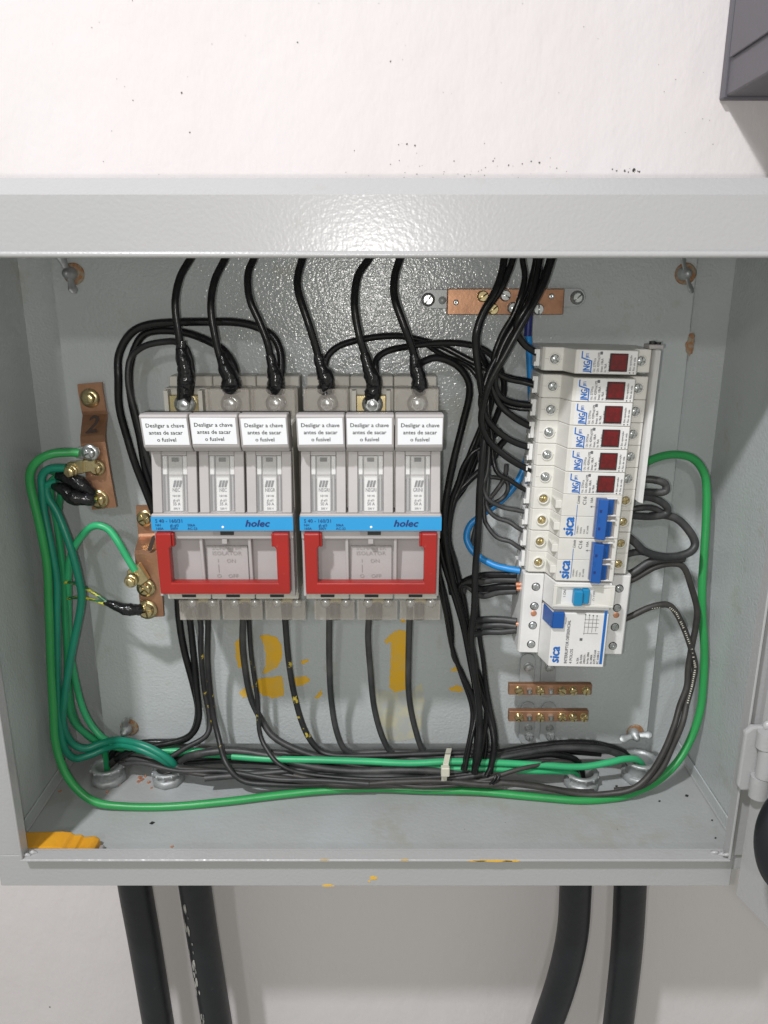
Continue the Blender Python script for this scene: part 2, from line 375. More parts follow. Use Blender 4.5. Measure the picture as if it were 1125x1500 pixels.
# wing nuts on studs
def wing(px, py, rot, Y=YP, k=1.0):
    c = P(px, py, Y); mb = MB()
    mb.lathe((c.x+2, Y-.2, c.z), (0, -1, 0), [(8.6*k, 0), (8.6*k, 1.0), (7.4*k, 1.3), (3, 1.3)], m=1)
    mb.lathe((c.x, Y-1.5, c.z), (0, -1, 0), [(5.6*k, 0), (5.2*k, 3), (4.2*k, 8), (2.6*k, 8.4), (2.4*k, 12), (.01, 12.3)], m=0)
    for sg in (0, math.pi):
        d = Vector((math.cos(rot+sg), -.25, math.sin(rot+sg)))
        b = c + Vector((0, -6, 0))
        mb.tube([b+d*3, b+d*8*k, b+d*13*k, b+d*16*k], [2.4*k, 3.0*k, 4.2*k, 1.8*k], n=12, sub=4, flat=.35)
    mb.build('wing_nut', ['cast', 'rust'], E)
wing(105, 401, math.radians(-75)); wing(1000, 401, math.radians(-70)); wing(187, 1065, math.radians(-100)); wing(927, 1072, math.radians(10), k=.95)
# hinge
mb = MB()
h0, h1 = Zt(1156, 497), Zt(1063, 497)
mb.poly([(263, 500, h0+4), (266, 500, h0), (281, 500, h0), (281, 500, h1), (268, 500, h1), (263, 500, h1-5)], (0, -5, 0), bev=1.6, seg=2)
mb.cyl((276, 490, h0-1), (276, 490, h0+16), 6.5); mb.cyl((278, 489, h0+16.6), (278, 489, h1-14), 6.2); mb.cyl((276, 490, h1-13.4), (276, 490, h1-1), 6.5)
mb.lathe((279, 496, h1+1), (0, -1, 0), [(4, 0), (4, 3), (0, 3)], n=10)
mb.build('hinge', 'frame', E)
# door, swung open past a right angle
fr = Matrix.Translation((277, 500, -457)) @ Matrix.Rotation(math.radians(-90+16), 4, 'Z')
mb = MB(fr).box(0, 480, 0, 1.8, 0, 520).box(0, 480, 1.9, 16, -1.8, 0, bev=.4).box(462, 480, 2, 16, .2, 520)
dr = mb.build('door', 'frame', E)
MB(fr).box(1, 2.6, 2, 13, .3, 520, bev=.4).build('door_flange', 'frame', dr)

# black hose looped in the open door
c = fr @ Vector((34, -22, 40))
c = P(1172, 1233, 430)
mb = MB().tube([c+Vector((math.cos(t)*21, 6*math.sin(t), math.sin(t)*31)) for t in [math.radians(a) for a in range(-20, 341, 30)]], 9, n=18, sub=5)
solo(mb, 'rubber_hose', 'conduit', 'thick black rubber loop against the inside of the open door', 'hose')

# neighbouring cabinet, top right
zc = 147
C = thing('wall_cabinet', (270, YW, zc), 'dark grey metal cabinet high on the wall at the upper right', 'cabinet')
MB().box(270, 620, 520, YW-9, zc, 620, bev=1).build('body', 'cabinet', C)
MB().box(268, 622, YW-8.8, YW-.3, zc-1.5, 622, bev=1).build('back_flange', 'cabinet', C)
MB().poly([(269.8, 672, zc+26), (269.8, 672, 620), (269.8, 500, 620), (269.8, 500, zc+26)], (-2.2, 0, 0), bev=.5).build('side_cover', 'cabinet', C)
MB().box(262, 626, 500, 518, zc-4, 626, bev=2).build('door', 'cabinet', C)

# conduits below
def conduit(pts, r, label, flakes=False):
    q = [P(x, y, Y) for x, y, Y in pts]; mb = MB().tube(q, r, n=28, sub=6)
    o = solo(mb, 'conduit_pipe', 'conduit', label, 'conduit', 'black conduits entering the enclosure from below')
    if flakes:
        fb = MB(); dd = (q[-1]-q[1])
        for i in range(80):
            t = random.random()**.6; tt = 1+t*(len(q)-1.01); ii = int(tt); ii = min(ii, len(q)-2); p = q[ii].lerp(q[ii+1], tt-ii); a = math.radians(232+random.gauss(0, 10)); rr = r+.15
            ctr = p+Vector((math.cos(a)*rr, math.sin(a)*rr, 0)); n = 7; k = random.uniform(1, 4.2)
            tx = Vector((-math.sin(a), math.cos(a), 0)); tz = dd.normalized()
            pts2 = [ctr+tx*math.cos(6.28*j/n)*k*.5*random.uniform(.5, 1.2)+tz*math.sin(6.28*j/n)*k*1.9*random.uniform(.6, 1.2) for j in range(n)]
            fb.poly(pts2, Vector((math.cos(a), math.sin(a), 0))*.5)
        fl = fb.build('plaster_flakes', 'flake', o); fl['kind'] = 'stuff'
conduit([(188,1230,610),(198,1300,613),(213,1385,618),(232,1500,622),(252,1620,626)], 15.5, 'leftmost black conduit, smooth, leaning under the left end of the enclosure')
conduit([(276,1230,610),(286,1300,613),(299,1385,618),(318,1500,622),(338,1620,626)], 15.2, 'black conduit with flaked plaster along it, second from the left', True)
conduit([(845,1230,610),(843,1300,612),(838,1370,615),(822,1440,618),(792,1530,622),(770,1620,626)], 15.2, 'black conduit bending left below the enclosure, third from the left')
conduit([(925,1230,610),(923,1300,612),(917,1400,618),(903,1520,624),(890,1620,626)], 15.2, 'rightmost black conduit, almost straight, below the enclosure')

# ---------------------------------------------------------------- fuse switch disconnectors
def switch(Xc, label, openpole, fuses):
    T = thing('fuse_switch', (Xc, YP, Zt(907, 590)), label, 'fuse switch', 'three pole fuse switches on the mounting plate')
    pw = 35.3
    xs = [Xc+(i-1)*pw for i in range(3)]
    # base housing
    mb = MB()
    for x in xs:
        mb.box(x-17.4, x+17.4, 629, 652, Zt(873, 629)+10, Zt(551, 629), bev=.8)            # rear block
        mb.box(x-17.5, x+17.5, 612, 628.8, Zt(873, 612)+6, Zt(568, 615), bev=.8)           # terminal block tier
        mb.box(x-17.3, x+17.3, 577, 611.8, Zt(878, 577), Zt(868, 577)-.2, bev=.8)         # bottom ledge
        mb.box(x-5.5, x+5.5, 576.3, 577.2, Zt(874.5, 577), Zt(870.5, 577), m=1)
    mb.box(Xc-52.6, Xc+52.6, 572, 611.8, Zt(868, 577), Zt(612, 600), bev=1)
    mb.build('base', ['cream', 'dark'], T)
    # upper terminals and covers
    for i, x in enumerate(xs):
        z0, z1 = Zt(604, 600), Zt(568, 604)
        tb = MB()
        if i == openpole:
            tb.box(x-11.5, x+11.5, 604, 611.6, z0-4, z1-6, bev=.4, m=0)
            tb.box(x-15, x-11.8, 602, 611.6, z0-4, z1-2, m=2).box(x+11.8, x+15, 602, 611.6, z0-4, z1-2, m=2)
        yo = -4.5 if i == openpole else 0
        tb.lathe((x+1, 607.5+yo, z0+6), (0, -1, 0), [(8.2, 0), (8.2, 1.6), (6.6, 1.8), (6.4, 3.2), (4.6, 3.4)], m=1)
        head(tb, (x+1, 604.1+yo, z0+6), 5.4, 4, .3, 'hex', m=1)
        tb.build('terminal', ['brass', 'zinc', 'cream'], T)
        if i != openpole:
            cb = MB().box(x-17, x+17, 596.4, 598, z0-8, z1, bev=.5).box(x-17, x-15.6, 598.2, 611.5, z0-8, z1).box(x+15.6, x+17, 598.2, 611.5, z0-8, z1)
            cb.box(x-15.5, x-6, 598.2, 622, z1-1.6, z1).box(x+6, x+15.5, 598.2, 622, z1-1.6, z1)
            cb.build('terminal_cover', 'smoke', T)
    # lower terminal covers
    for i, x in enumerate(xs):
        z1, z0 = Zt(878.6, 590), Zt(907, 590); x += 4.5
        cb = MB().box(x-16.6, x+16.6, 588, 589.4, z0, z1, bev=.4).box(x-16.6, x-15.2, 589.5, 625, z0, z1).box(x+15.2, x+16.6, 589.5, 625, z0, z1)
        cb.box(x-15.1, x+15.1, 589.5, 625, z0, z0+1.2)
        cb.build('terminal_cover', 'smoke', T)
        tb = MB().box(x-11, x+11, 600, 606, z1-8, z1-1, bev=.4, m=0)
        tb.cyl((x, 598, z0-4), (x, 602, z1-8), 4.3, m=1)
        tb.lathe((x-8, 596, z1-5), (0, -1, 0), [(4.2, 0), (3.9, 2), (.01, 2.4)], m=2, n=14).lathe((x+9, 596, z1-5), (0, -1, 0), [(4.2, 0), (3.9, 2), (.01, 2.4)], m=2, n=14)
        tb.build('lower_terminal', ['brass', 'cable', 'zinc'], T)
    # fuse carriers
    zt_, zm, zs, zb_ = Zt(607, 544), Zt(655, 550), Zt(664, 562), Zt(752, 555)
    zl0 = Zt(661, 553)
    for i, x in enumerate(xs):
        w2 = 17.25
        cb = MB()
        prof = [(559, zt_-.6), (545.5, zt_+.2), (543.5, zt_-1), (549, zm), (553, zl0), (564, zs+2), (600, zs+2), (600, zs+9), (563, zs+12)]
        cb.poly([(x-w2, y, z) for y, z in prof], (2*w2, 0, 0), bev=.7)
        # lower part: frame round the window, in its own inclined plane
        y0, y1 = 564, 556
        def fy(z): return y0+(y1-y0)*(zs+1-z)/(zs+1-zb_)
        def slab(xa, xb, za, zb2, dep, inset=0, m=0, bev=.4):
            cb.poly([(xa, fy(za)+inset, za), (xa, fy(zb2)+inset, zb2), (xa, fy(zb2)+inset+dep, zb2), (xa, fy(za)+inset+dep, za)], (xb-xa, 0, 0), bev=bev, m=m)
        slab(x-w2+.5, x-9.6, zb_, zs+1.2, 16); slab(x+9.6, x+w2-.5, zb_, zs+1.2, 16); slab(x-9.5, x+9.5, zs-2, zs+1.2, 16)
        slab(x-9.4, x+9.4, zb_, zs-2.2, 3, 12, 3)
        cb.poly([(x-w2-.1, 559.4, zt_-.2), (x-w2-.1, 563, zt_-.6), (x-w2-.1, 566, zs+12), (x-w2-.1, 563.2, zs+12.3)], (2*w2+.2, 0, 0), m=2)
        car = cb.build('fuse_carrier', ['greyp', 'greyd', 'dark', 'greyk'], T)
        vb = MB()
        def vs(xa, xb, za, zb2, dep, inset, m, bev=.3):
            vb.poly([(xa, fy(za)+inset, za), (xa, fy(zb2)+inset, zb2), (xa, fy(zb2)+inset+dep, zb2), (xa, fy(za)+inset+dep, za)], (xb-xa, 0, 0), bev=bev, m=m)
        zz = zs-2.2; H = zz-zb_
        vs(x-5.2, x+5.2, zb_+.4, zz-1, 5, 4, 0)                      # gripping lug / fuse body
        vs(x-9.2, x-6, zz-H*.34, zz-.6, 6, 2.2, 1); vs(x+6, x+9.2, zz-H*.34, zz-.6, 6, 2.2, 1)
        vs(x-8, x-6.6, zb_+.4, zz-H*.35, 5, 4, 2); vs(x+6.6, x+8, zb_+.4, zz-H*.35, 5, 4, 2)
        vs(x-2.6, x+2.6, zz-5, zz-2, .6, 3.2, 3, .1)
        vs(x-5, x+5, zz-H*.36, zz-H*.34, 1, 3.2, 2, .1)
        yv = lambda z: fy(z)+3.75
        dv = Vector((0, (y1-y0)*-1/(zs+1-zb_), 1)).normalized()
        sz = zz-H*.40; lg = fuses[i]
        vs(x-4.6, x+4.6, zb_+.5, sz, .5, 3.7, 4, .05)
        for k in range(3):                                            # slanted stripes of the maker's mark
            xx = x-2.6+k*2.2+lg; zq = sz-2
            if xx > x+3.8: continue
            vb.poly([(xx, yv(zq)-.35, zq), (xx+1.7, yv(zq)-.35, zq), (xx+.4, yv(zq-5)-.35, zq-5), (xx-1.2, yv(zq-5)-.35, zq-5)], (0, -.1, 0), m=5)
        def tx(s_, z, size, bold=0.01, sx=1, al='CENTER'): vb.text(s_, (x+.2, yv(z)-.4, z), size, (1, 0, 0), dv, 5, bold, 0, sx, al)
        tx(['NEC', 'NEC', 'NEGR', 'NEGRI', 'NEGRI', 'GRINI'][i+(3 if Xc > -50 else 0)], sz-10.4, 4.0, .01, .72)
        for k, s_ in enumerate(['NH 00', 'gL-gG', ['35 A', '35 A', '50 A'][i] if Xc < -50 else '50 A', '500 V', '120 kA']): 
            z = sz-14.2-k*3.15
            if z > zb_+.8: tx(s_, z, 2.3 if k != 2 else 3.3, .02, .9)
        vb.build('fuse', ['greyl', 'white', 'greyd', 'dark', 'white', 'ink'], car)
        pn = MB().poly([(x-9.4, fy(zb_)+1.0, zb_), (x+9.4, fy(zb_)+1.0, zb_), (x+9.4, fy(zz)+1.0, zz), (x-9.4, fy(zz)+1.0, zz)], (0, .5, 0))
        pn.build('window', 'clear', car)
        # warning label with its own text
        a = Vector((0, 543.5, zt_-1)); b2 = Vector((0, 549, zm)); dirv = (a-b2).normalized(); nv = Vector((0, dirv.z, -dirv.y))*-1
        if nv.y > 0: nv = -nv
        hgt = (a-b2).length
        sk = random.uniform(-.018, .018); du = random.uniform(-.5, .5); dt = random.uniform(-.015, .015)
        def lp(u, t, off):
            u, t = u+du+(t-.5)*hgt*sk, t+dt-u*sk/hgt; return Vector((x+u, b2.y, b2.z))+dirv*(t*hgt)+nv*off
        lb = MB().poly([lp(-16, .10, .05), lp(16, .10, .05), lp(16, .93, .05), lp(-16, .93, .05)], nv*.2, m=0)
        for k, s_ in enumerate(['Desligar a chave', 'antes de sacar', 'o fusível']):
            lb.text(s_, lp(0, .655-.225*k, .32), 4.3, (1, 0, 0), dirv, 1, .013, 0, .98, 'CENTER')
        lb.build('warning_label', ['sticker', 'ink'], car)
    # name strip and lower front
    za, zb2, zc2, zd, ze = Zt(752.5, 553), Zt(757, 553), Zt(777, 553), Zt(790, 556), Zt(869, 563)
    mb = MB().box(Xc-53, Xc+53, 553, 575, zc2-1, za-.4, bev=.8).box(Xc-52.5, Xc+52.5, 556.5, 575, zd, zc2-1.1, bev=.5)
    mb.box(Xc-52.3, Xc+52.3, 566, 575, ze, zd-.2, bev=.6)
    for x in (Xc-19.5, Xc+17.5): mb.poly([(x, 561, ze+1), (x, 558, zd), (x, 568, zd), (x, 568, ze+1)], (2.4, 0, 0), bev=.4)
    mb.box(Xc-52.2, Xc-50.2, 558, 566, ze, zd-.4).box(Xc+50.2, Xc+52.2, 558, 566, ze, zd-.4)
    mb.box(Xc-16, Xc+16, 563.6, 566.4, ze+1, Zt(800, 564), bev=.3)
    mb.box(Xc-2, Xc+2, 557, 563, Zt(797, 557), zd-.1, bev=.3)
    mb.build('front_cover', 'greyp', T)
    MB().box(Xc-8, Xc-2.5, 555.6, 556.8, Zt(783.5, 556), Zt(778, 556), m=1).box(Xc-2.4, Xc+7.6, 555.6, 556.8, Zt(783.5, 556), Zt(778, 556), m=0).build('position_window', ['dark', 'greyd'], T)
    nb = MB().box(Xc-53.1, Xc+53.1, 552.5, 553.1, zc2, zb2)
    y = 552.2
    nb.text('S 40 - 160/31', (Xc-50, y, zb2-4.3), 3.9, m=1, bold=.005)
    nb.text('NH', (Xc-50, y, zb2-7.2), 2.7, m=1, bold=.005).text('gL-gG', (Xc-39, y, zb2-7.2), 2.7, m=1, bold=.005).text('50kA', (Xc-26, y, zb2-7.2), 2.7, m=1, bold=.005)
    nb.text('160A', (Xc-50, y, zb2-9.9), 2.7, m=1, bold=.005).text('500V', (Xc-39, y, zb2-9.9), 2.7, m=1, bold=.005).text('AC-23', (Xc-26, y, zb2-9.9), 2.7, m=1, bold=.005)
    nb.text('holec', (Xc+17, y, zb2-7.4), 7.4, m=1, bold=.03, shear=.25, sx=1.12)
    nb.lathe((Xc+.4, 552.5, zb2-8), (0, -1, 0), [(1, 0), (.8, .4), (.01, .5)], m=2, n=12)
    nb.build('name_strip', ['band', 'navy', 'sticker'], T)
    eb = MB(); y = 563.1
    for s_, py, sz_, dx in (('SCHALTER', 804, 4.4, 0), ('ISOLATOR', 812, 4.4, 0), ('I', 823, 4.2, -7), ('ON', 823, 4.2, 3), ('O', 845, 4.2, -7), ('OFF', 845, 4.2, 4)):
        eb.text(s_, (Xc+dx, y, Zt(py, y)-.5), sz_, align='CENTER', bold=-.004, sx=1.1)
    eb.box(Xc-7.2, Xc-6.8, y-.1, y+.2, Zt(838, y), Zt(827, y))
    eb.build('moulded_text', 'greyd', T)
    # red handle
    ht, hi, hb = Zt(780, 552), Zt(852.5, 551), Zt(869, 551)
    ty = lambda z: 552 + (551-552)*(ht-z)/(ht-hb)
    hb_ = MB()
    pts = [(-49.5, ht), (-37.5, ht), (-37.5, ht-11), (-36.5, hi), (36.5, hi), (37.5, ht-11), (37.5, ht), (49.5, ht), (49.0, hb), (-49.0, hb)]
    pts = [(-50.0, ht), (-38.2, ht), (-38.2, ht-10), (-40.2, ht-12), (-40.2, hi), (40.2, hi), (40.2, ht-12), (38.2, ht-10), (38.2, ht), (50.0, ht), (49.6, hb), (-49.6, hb)]
    hb_.poly([(Xc+a, 549, z) for a, z in pts], (0, 8.5, 0), bev=1.1, seg=2)
    hb_.box(Xc-38.5, Xc-36.6, 551, 556, ht-11, ht-.8, bev=.4).box(Xc+36.6, Xc+38.5, 551, 556, ht-11, ht-.8, bev=.4)
    hb_.build('handle', 'red', T)
    return T
switch(-121.2, 'left fuse switch with red handle, its leftmost top terminal uncovered', 0, (1.5, .5, 0))
switch(-10, 'right fuse switch with red handle, its middle top terminal uncovered', 1, (0, .6, 1.2))

# ---------------------------------------------------------------- DIN devices: rail runs top to bottom, device length runs left to right
TH = math.radians(1.3)
O0 = Vector((120.4, 0, -50))
def dpos(wd): return O0 + Vector((-math.sin(TH)*wd, 0, -math.cos(TH)*wd))
DF = Matrix.Rotation(TH, 4, 'Y')     # rotates +X towards -Z
def dframe(wd): return Matrix.Translation(dpos(wd)) @ DF
YS, YN = 595, 576                    # shoulder and nose depth
PROF = [(0, 640), (0, 598), (2, YS), (15.5, YS), (20.5, YN), (66, YN), (67, YN+2), (68, YS), (82, YS), (83, 598), (83, 640), (66, 646), (20, 646)]
UP, LFT = (0, 0, 1), (-1, 0, 0)      # writing reads upwards
def din_body(fr, w0, w1, name, m, T, bev=.5):
    mb = MB(fr); mb.poly([(u, y, -w0) for u, y in PROF], (0, 0, -(w1-w0)), bev=bev); return mb
def din_thing(name, wd, label, cat, group):
    loc = dpos(wd); return thing(name, (loc.x, 640, loc.z), label, cat, group, TH)

def arrester(wd, label):
    T = din_thing('surge_arrester', wd, label, 'surge arrester', 'surge arresters stacked on the rail'); fr = dframe(wd)
    mb = MB(fr); mb.poly([(u, y, 8.8) for u, y in PROF], (0, 0, -17.6), bev=.5)
    mb.box(2, 16, YS-.1, YS+.3, -.12, .12, m=1)
    mb.build('body', ['ivory', 'greyd'], T)
    for u, a in ((9.3, .4), (74.8, 1.1)):
        s = MB(fr).lathe((u, YS+.2, 0), (0, -1, 0), [(4.6, -.1), (4.6, .9), (3.7, .9), (3.7, .1)], n=22, m=1)
        head(s, (u, YS-.0, 0), 3.5, 1.3, a+random.random(), 'cross', 0, gap=.2)
        s.build('terminal_screw', ['zinc', 'ivory'], T)
    MB(fr).box(-3.2, -.2, 604, 614, -6.4, 6.4, bev=.3).box(-4.6, -3.3, 603, 607, -6.4, -3, bev=.2).box(-4.6, -3.3, 603, 607, 3, 6.4, bev=.2).build('clamp', 'white', T)
    lb = MB(fr).box(23.2, 65.6, YN-.25, YN-.05, -8.3, 8.3)
    y = YN-.4
    lb.text('JNG', (31.2, y, -7.6), 6.9, UP, LFT, 1, .03, .08, .66).text('J8Y1', (29.8, y, 2.9), 3.1, UP, LFT, 1, .02, 0, .62)
    lb.poly([(24.5, y+.05, 7.6), (25.4, y+.05, 7.6), (25.4, y+.05, 3.2), (32.7, y+.05, .9), (32.7, y+.05, -7.6), (31.8, y+.05, -7.6), (31.8, y+.05, .2), (24.5, y+.05, 2.5)], (0, -.08, 0), m=1)
    for k, s_ in enumerate(['Uc: 275Vca', 'Un: 420Vca|10%', 'Imax: 18kA', 'In: 9kA', 'Up: <1.8kV']):
        lb.text(s_, (35.4+k*2.75, y, -7.4), 2.6, UP, LFT, 2, .012, 0, .84)
    lb.box(38.2, 40, y-.02, y, 5.4, 7.6, m=2)
    lb.text('Em operação', (61.7, y, -6), 2.15, UP, LFT, 2, .015).text('Fim de vida', (64.5, y, -6), 2.15, UP, LFT, 2, .015)
    lb.cyl((61.1, y+.1, -7.4), (61.1, y-.03, -7.4), .55, n=10, m=2).cyl((63.8, y+.1, -7.4), (63.8, y-.03, -7.4), .5, n=10, m=2)
    lb.build('printed_label', ['white', 'bluei', 'inkg'], T)
    wb = MB(fr).box(45.4, 58.8, YN-1.1, YN-.3, -6.7, 6.5, bev=.25, m=1).box(46.2, 58, YN-1.7, YN-1.15, -5.9, 5.8, bev=.3)
    wb.build('status_window', ['redw', 'dark'], T)
    return T
A0 = arrester(0, 'topmost surge arrester with dark red window, set apart by a gap')
lbl = ['second surge arrester from the top, just below the gap', 'third surge arrester from the top of the stack', 'fourth surge arrester from the top of the stack',
       'fifth surge arrester from the top, one above the lowest', 'lowest surge arrester, directly above the upper blue toggle breaker']
for i in range(5):
    c = dup(A0); p = dpos(20.6+17.85*i); c.location = (p.x*S, .640, p.z*S); c['label'] = lbl[i]

def toggle(fr, z0, u0, T):
    tb = MB(fr)
    tb.box(u0-1.2, u0+15.6, YN-.6, YN-.1, z0-15.8, z0+15.8, bev=.2, m=1)
    for zc_ in (z0+8.9, z0-8.9):
        tb.poly([(u0, YN-.7, zc_-6.2), (u0, YN-7.5, zc_-6.2), (u0+6, YN-9.5, zc_-6.2), (u0+7.6, YN-5, zc_-6.2), (u0+12.6, YN-3.2, zc_-6.2), (u0+12.8, YN-.7, zc_-6.2)], (0, 0, 12.4), bev=.5, m=0)
        for s_ in (-6.8, 6.8): tb.box(u0+7, u0+15, YN-3.6, YN-.7, zc_+s_-.5, zc_+s_+.5, bev=.2, m=2)
    tb.box(u0+.2, u0+6.2, YN-8.6, YN-.8, z0-2.6, z0+2.6, bev=.3, m=0)
    tb.poly([(u0-.6, YN-.7, z0-16), (u0-.6, YN-8, z0-16), (u0+6.5, YN-9.9, z0-16), (u0+7, YN-5, z0-16)], (0, 0, 32), bev=.5, m=0)
    for zz in (z0+7, z0-7): tb.box(u0+.5, u0+2.2, YN-8.9, YN-8, zz-1, zz+1, m=3)
    tb.build('toggle', ['toggle', 'greyd', 'white', 'navy'], T)

def breaker(wd, label):
    T = din_thing('circuit_breaker', wd, label, 'circuit breaker', 'two pole breakers on the rail'); fr = dframe(wd)
    mb = MB(fr)
    for z in (8.9, -8.9):
        mb.poly([(u, y, z+8.8) for u, y in PROF], (0, 0, -17.6), bev=.4)
        mb.box(15.6, 21, YN+2, YS-1, z-3.2, z+3.2, bev=.4)
    mb.build('body', 'ivory', T)
    for z in (8.9, -8.9):
        for u in (9.3, 74.8):
            s = MB(fr).lathe((u, YS+.2, z), (0, -1, 0), [(4.7, -.1), (4.7, 1.6), (3.5, 1.6), (3.5, .1)], n=22, m=1)
            head(s, (u, YS-.0, z), 3.3, 1.3, random.random(), 'cross', 0, gap=.2); s.build('terminal_screw', ['brass', 'ivory'], T)
        MB(fr).box(-3.0, -.2, 602, 616, z-6.4, z+6.4, bev=.3).box(-4.8, -3.1, 602, 606, z-6.4, z-3, bev=.2).build('clamp', 'white', T)
    y = YN-.25
    lb = MB(fr).text('sica', (30.3, y, -16), 11.6, UP, LFT, 0, .04, .1, .9)
    lb.box(31.8, 32.2, y-.05, y+.1, -15, 9.5, m=0)
    lb.text('Limit', (33.4, y, 10.3), 3.2, UP, LFT, 1, .012, .15).text('C16', (38.6, y, 9.5), 4.0, UP, LFT, 1, .014).text('10A', (43.6, y, 11), 2.8, UP, LFT, 1, .01)
    for k, s_ in enumerate(['230/400V~', '50/60Hz', '4,5kA', 'IEC 60898']): lb.text(s_, (34.5+k*2.6, y, -14), 2.0, UP, LFT, 1, 0, 0, .8)
    lb.poly([(41.8, y, 8.2), (43.4, y, 9), (43.4, y, 7.4)], (0, -.05, 0), m=1).box(43.3, 45.6, y-.05, y+.1, 8.1, 8.3, m=1)
    lb.build('printed_text', ['bluei', 'inkg'], T)
    toggle(fr, 0, 46.8, T); return T
B0 = breaker(118.6, 'upper two pole breaker with blue toggle, below the surge arresters')
c = dup(B0); p = dpos(154.5); c.location = (p.x*S, .640, p.z*S); c['label'] = 'lower two pole breaker with blue toggle, above the residual current switch'

# residual current switch, four poles
wd = 209.5
T = din_thing('residual_current_switch', wd, 'white four pole residual current switch at the foot of the device stack', 'differential switch', None); fr = dframe(wd)
H = 35.6
mb = MB(fr)
mb.poly([(u, y, H) for u, y in [(-1.5, 640), (-1.5, 598), (0, YS), (15.5, YS), (15.5, 640)]], (0, 0, -2*H), bev=.6)
mb.poly([(u, y, H) for u, y in [(68, 640), (68, YS), (86.5, YS), (88, 598), (88, 640)]], (0, 0, -2*H), bev=.6)
mb.poly([(u, y, H+.0) for u, y in [(15.7, 644), (15.7, YS), (20.7, YN), (66, YN), (67.8, YS), (67.8, 644)]], (0, 0, -(2*H-47.9)), bev=.5)
mb.poly([(u, y, H-26.2) for u, y in [(15.7, 644), (15.7, YS), (20.7, YN), (66, YN), (67.8, YS), (67.8, 644)]], (0, 0, -(2*H-26.2+2.5)), bev=.5)
# the toggle recess between the two: build a floor and rim instead of the first block's face
mb.build('body', 'white', T)
rb = MB(fr)
z1, z0 = H-1, H-20
rb.box(19, 68, YN-2.4, YN-.1, z1-2, z1, bev=.4).box(19, 68, YN-2.4, YN-.1, z0, z0+2, bev=.4).box(19, 22, YN-2.4, YN-.1, z0+2, z1-2, bev=.3).box(64.5, 68, YN-2.4, YN-.1, z0+2, z1-2, bev=.3)
rb.poly([(22, YN-2.3, z0+2), (26, YN-.2, z0+2), (22, YN-.2, z0+2)], (0, 0, z1-z0-4)).poly([(64.5, YN-2.3, z0+2), (52, YN-.2, z0+2), (64.5, YN-.2, z0+2)], (0, 0, z1-z0-4))
rb.build('toggle_surround', 'ivory', T)
tb = MB(fr).box(34.5, 41.5, YN-8, YN-.2, z0+3.4, z1-3.2, bev=.8).box(41.6, 47.5, YN-5, YN-.2, z0+4, z1-2.6, bev=.8)
tb.build('toggle', 'toggle2', T)
tb = MB(fr).box(20.2, 29.6, YN-3.2, YN-.1, H-38.5, H-24.5, bev=.6).poly([(15.9, YS-4, H-38), (20, YN-3, H-38), (20, YN, H-38), (17, YS-2, H-38)], (0, 0, 13))
tb.build('test_button', 'toggle', T)
y = YN-.25
lb = MB(fr).text('sica', (28.6, y, -H+.8), 11, UP, LFT, 0, .04, .1, .9)
lb.text('INTERRUPTOR DIFERENCIAL', (35.5, y, -H+.5), 3.5, UP, LFT, 1, .014, 0, .86).text('4 POLOS', (39.6, y, -H+.5), 3.4, UP, LFT, 1, .014)
for k, s_ in enumerate(['In 25A', 'I∆n 0.03A', '240/415V~', 'Im=Inc 500A', 'Inc 3000A', 'SCPD FUS 63A', 'IEC 61008-2-1']): lb.text(s_, (45.0+k*2.75, y, -H+.5), 2.6, UP, LFT, 1, .014, 0, .78)
lb.box(62.2, 64.4, y-.05, y+.1, -H+.5, 12.2, m=0)
lb.text('I ON', (29.4, y-.1, z0+8), 3, UP, LFT, 1).text('O OFF', (53.2, y-.1, z0+5), 3, UP, LFT, 1).text('Presione', (32.2, y, 0.2), 1.6, UP, LFT, 1)
for k in range(4): lb.box(47+k*3.1, 47.25+k*3.1, y-.05, y+.1, -9+k, 8-k*.3, m=1).cyl((47.1+k*3.1, y+.1, 8.6-k*.3), (47.1+k*3.1, y-.03, 8.6-k*.3), .6, n=10, m=1)
for zq in (-8, -2.4, 1.2, 4.2): lb.box(46.6, 58.4, y-.06, y+.1, zq, zq+.22, m=1)
lb.box(56.2, 58.4, y-.06, y+.1, -8, -7.8, m=1).box(44.2, 46.4, y-.05, y+.1, -14.4, -12.2, m=1)
lb.build('printed_text', ['bluei', 'inkg'], T)
for k in range(4):
    z = H-11.3-17.3*k
    for u in (9.2, 78.2):
        s = MB(fr).lathe((u, YS+.2, z), (0, -1, 0), [(3.6, .25), (3.5, .3), (3.3, .25)], n=20, m=1)
        s.lathe((u, YS-.35, z), (0, -1, 0), [(3.4, 0), (.01, .02)], n=20, m=1)
        head(s, (u, YS-.3, z), 2.9, .8, random.random()*3, 'slot', 0, gap=.18); s.build('terminal_screw', ['zinc', 'dark'], T)
    lb = MB(fr).cyl((16.6, YS+.1, z), (16.6, YS-.5, z), 0.01, n=4)
    MB(fr).lathe((17.3, YS-3.2, z-.5), (-.96, -.28, 0), [(1.9, 0), (1.6, .12)], n=14).build('vent_hole', 'greyd', T) if False else None
for u in (9.2, 78.2):
    MB(fr).lathe((u, YS-.2, 0.5), (0, -1, 0), [(2.6, 0), (2.3, .2), (.01, .1)], n=18).build('rivet', 'copperraw', T)

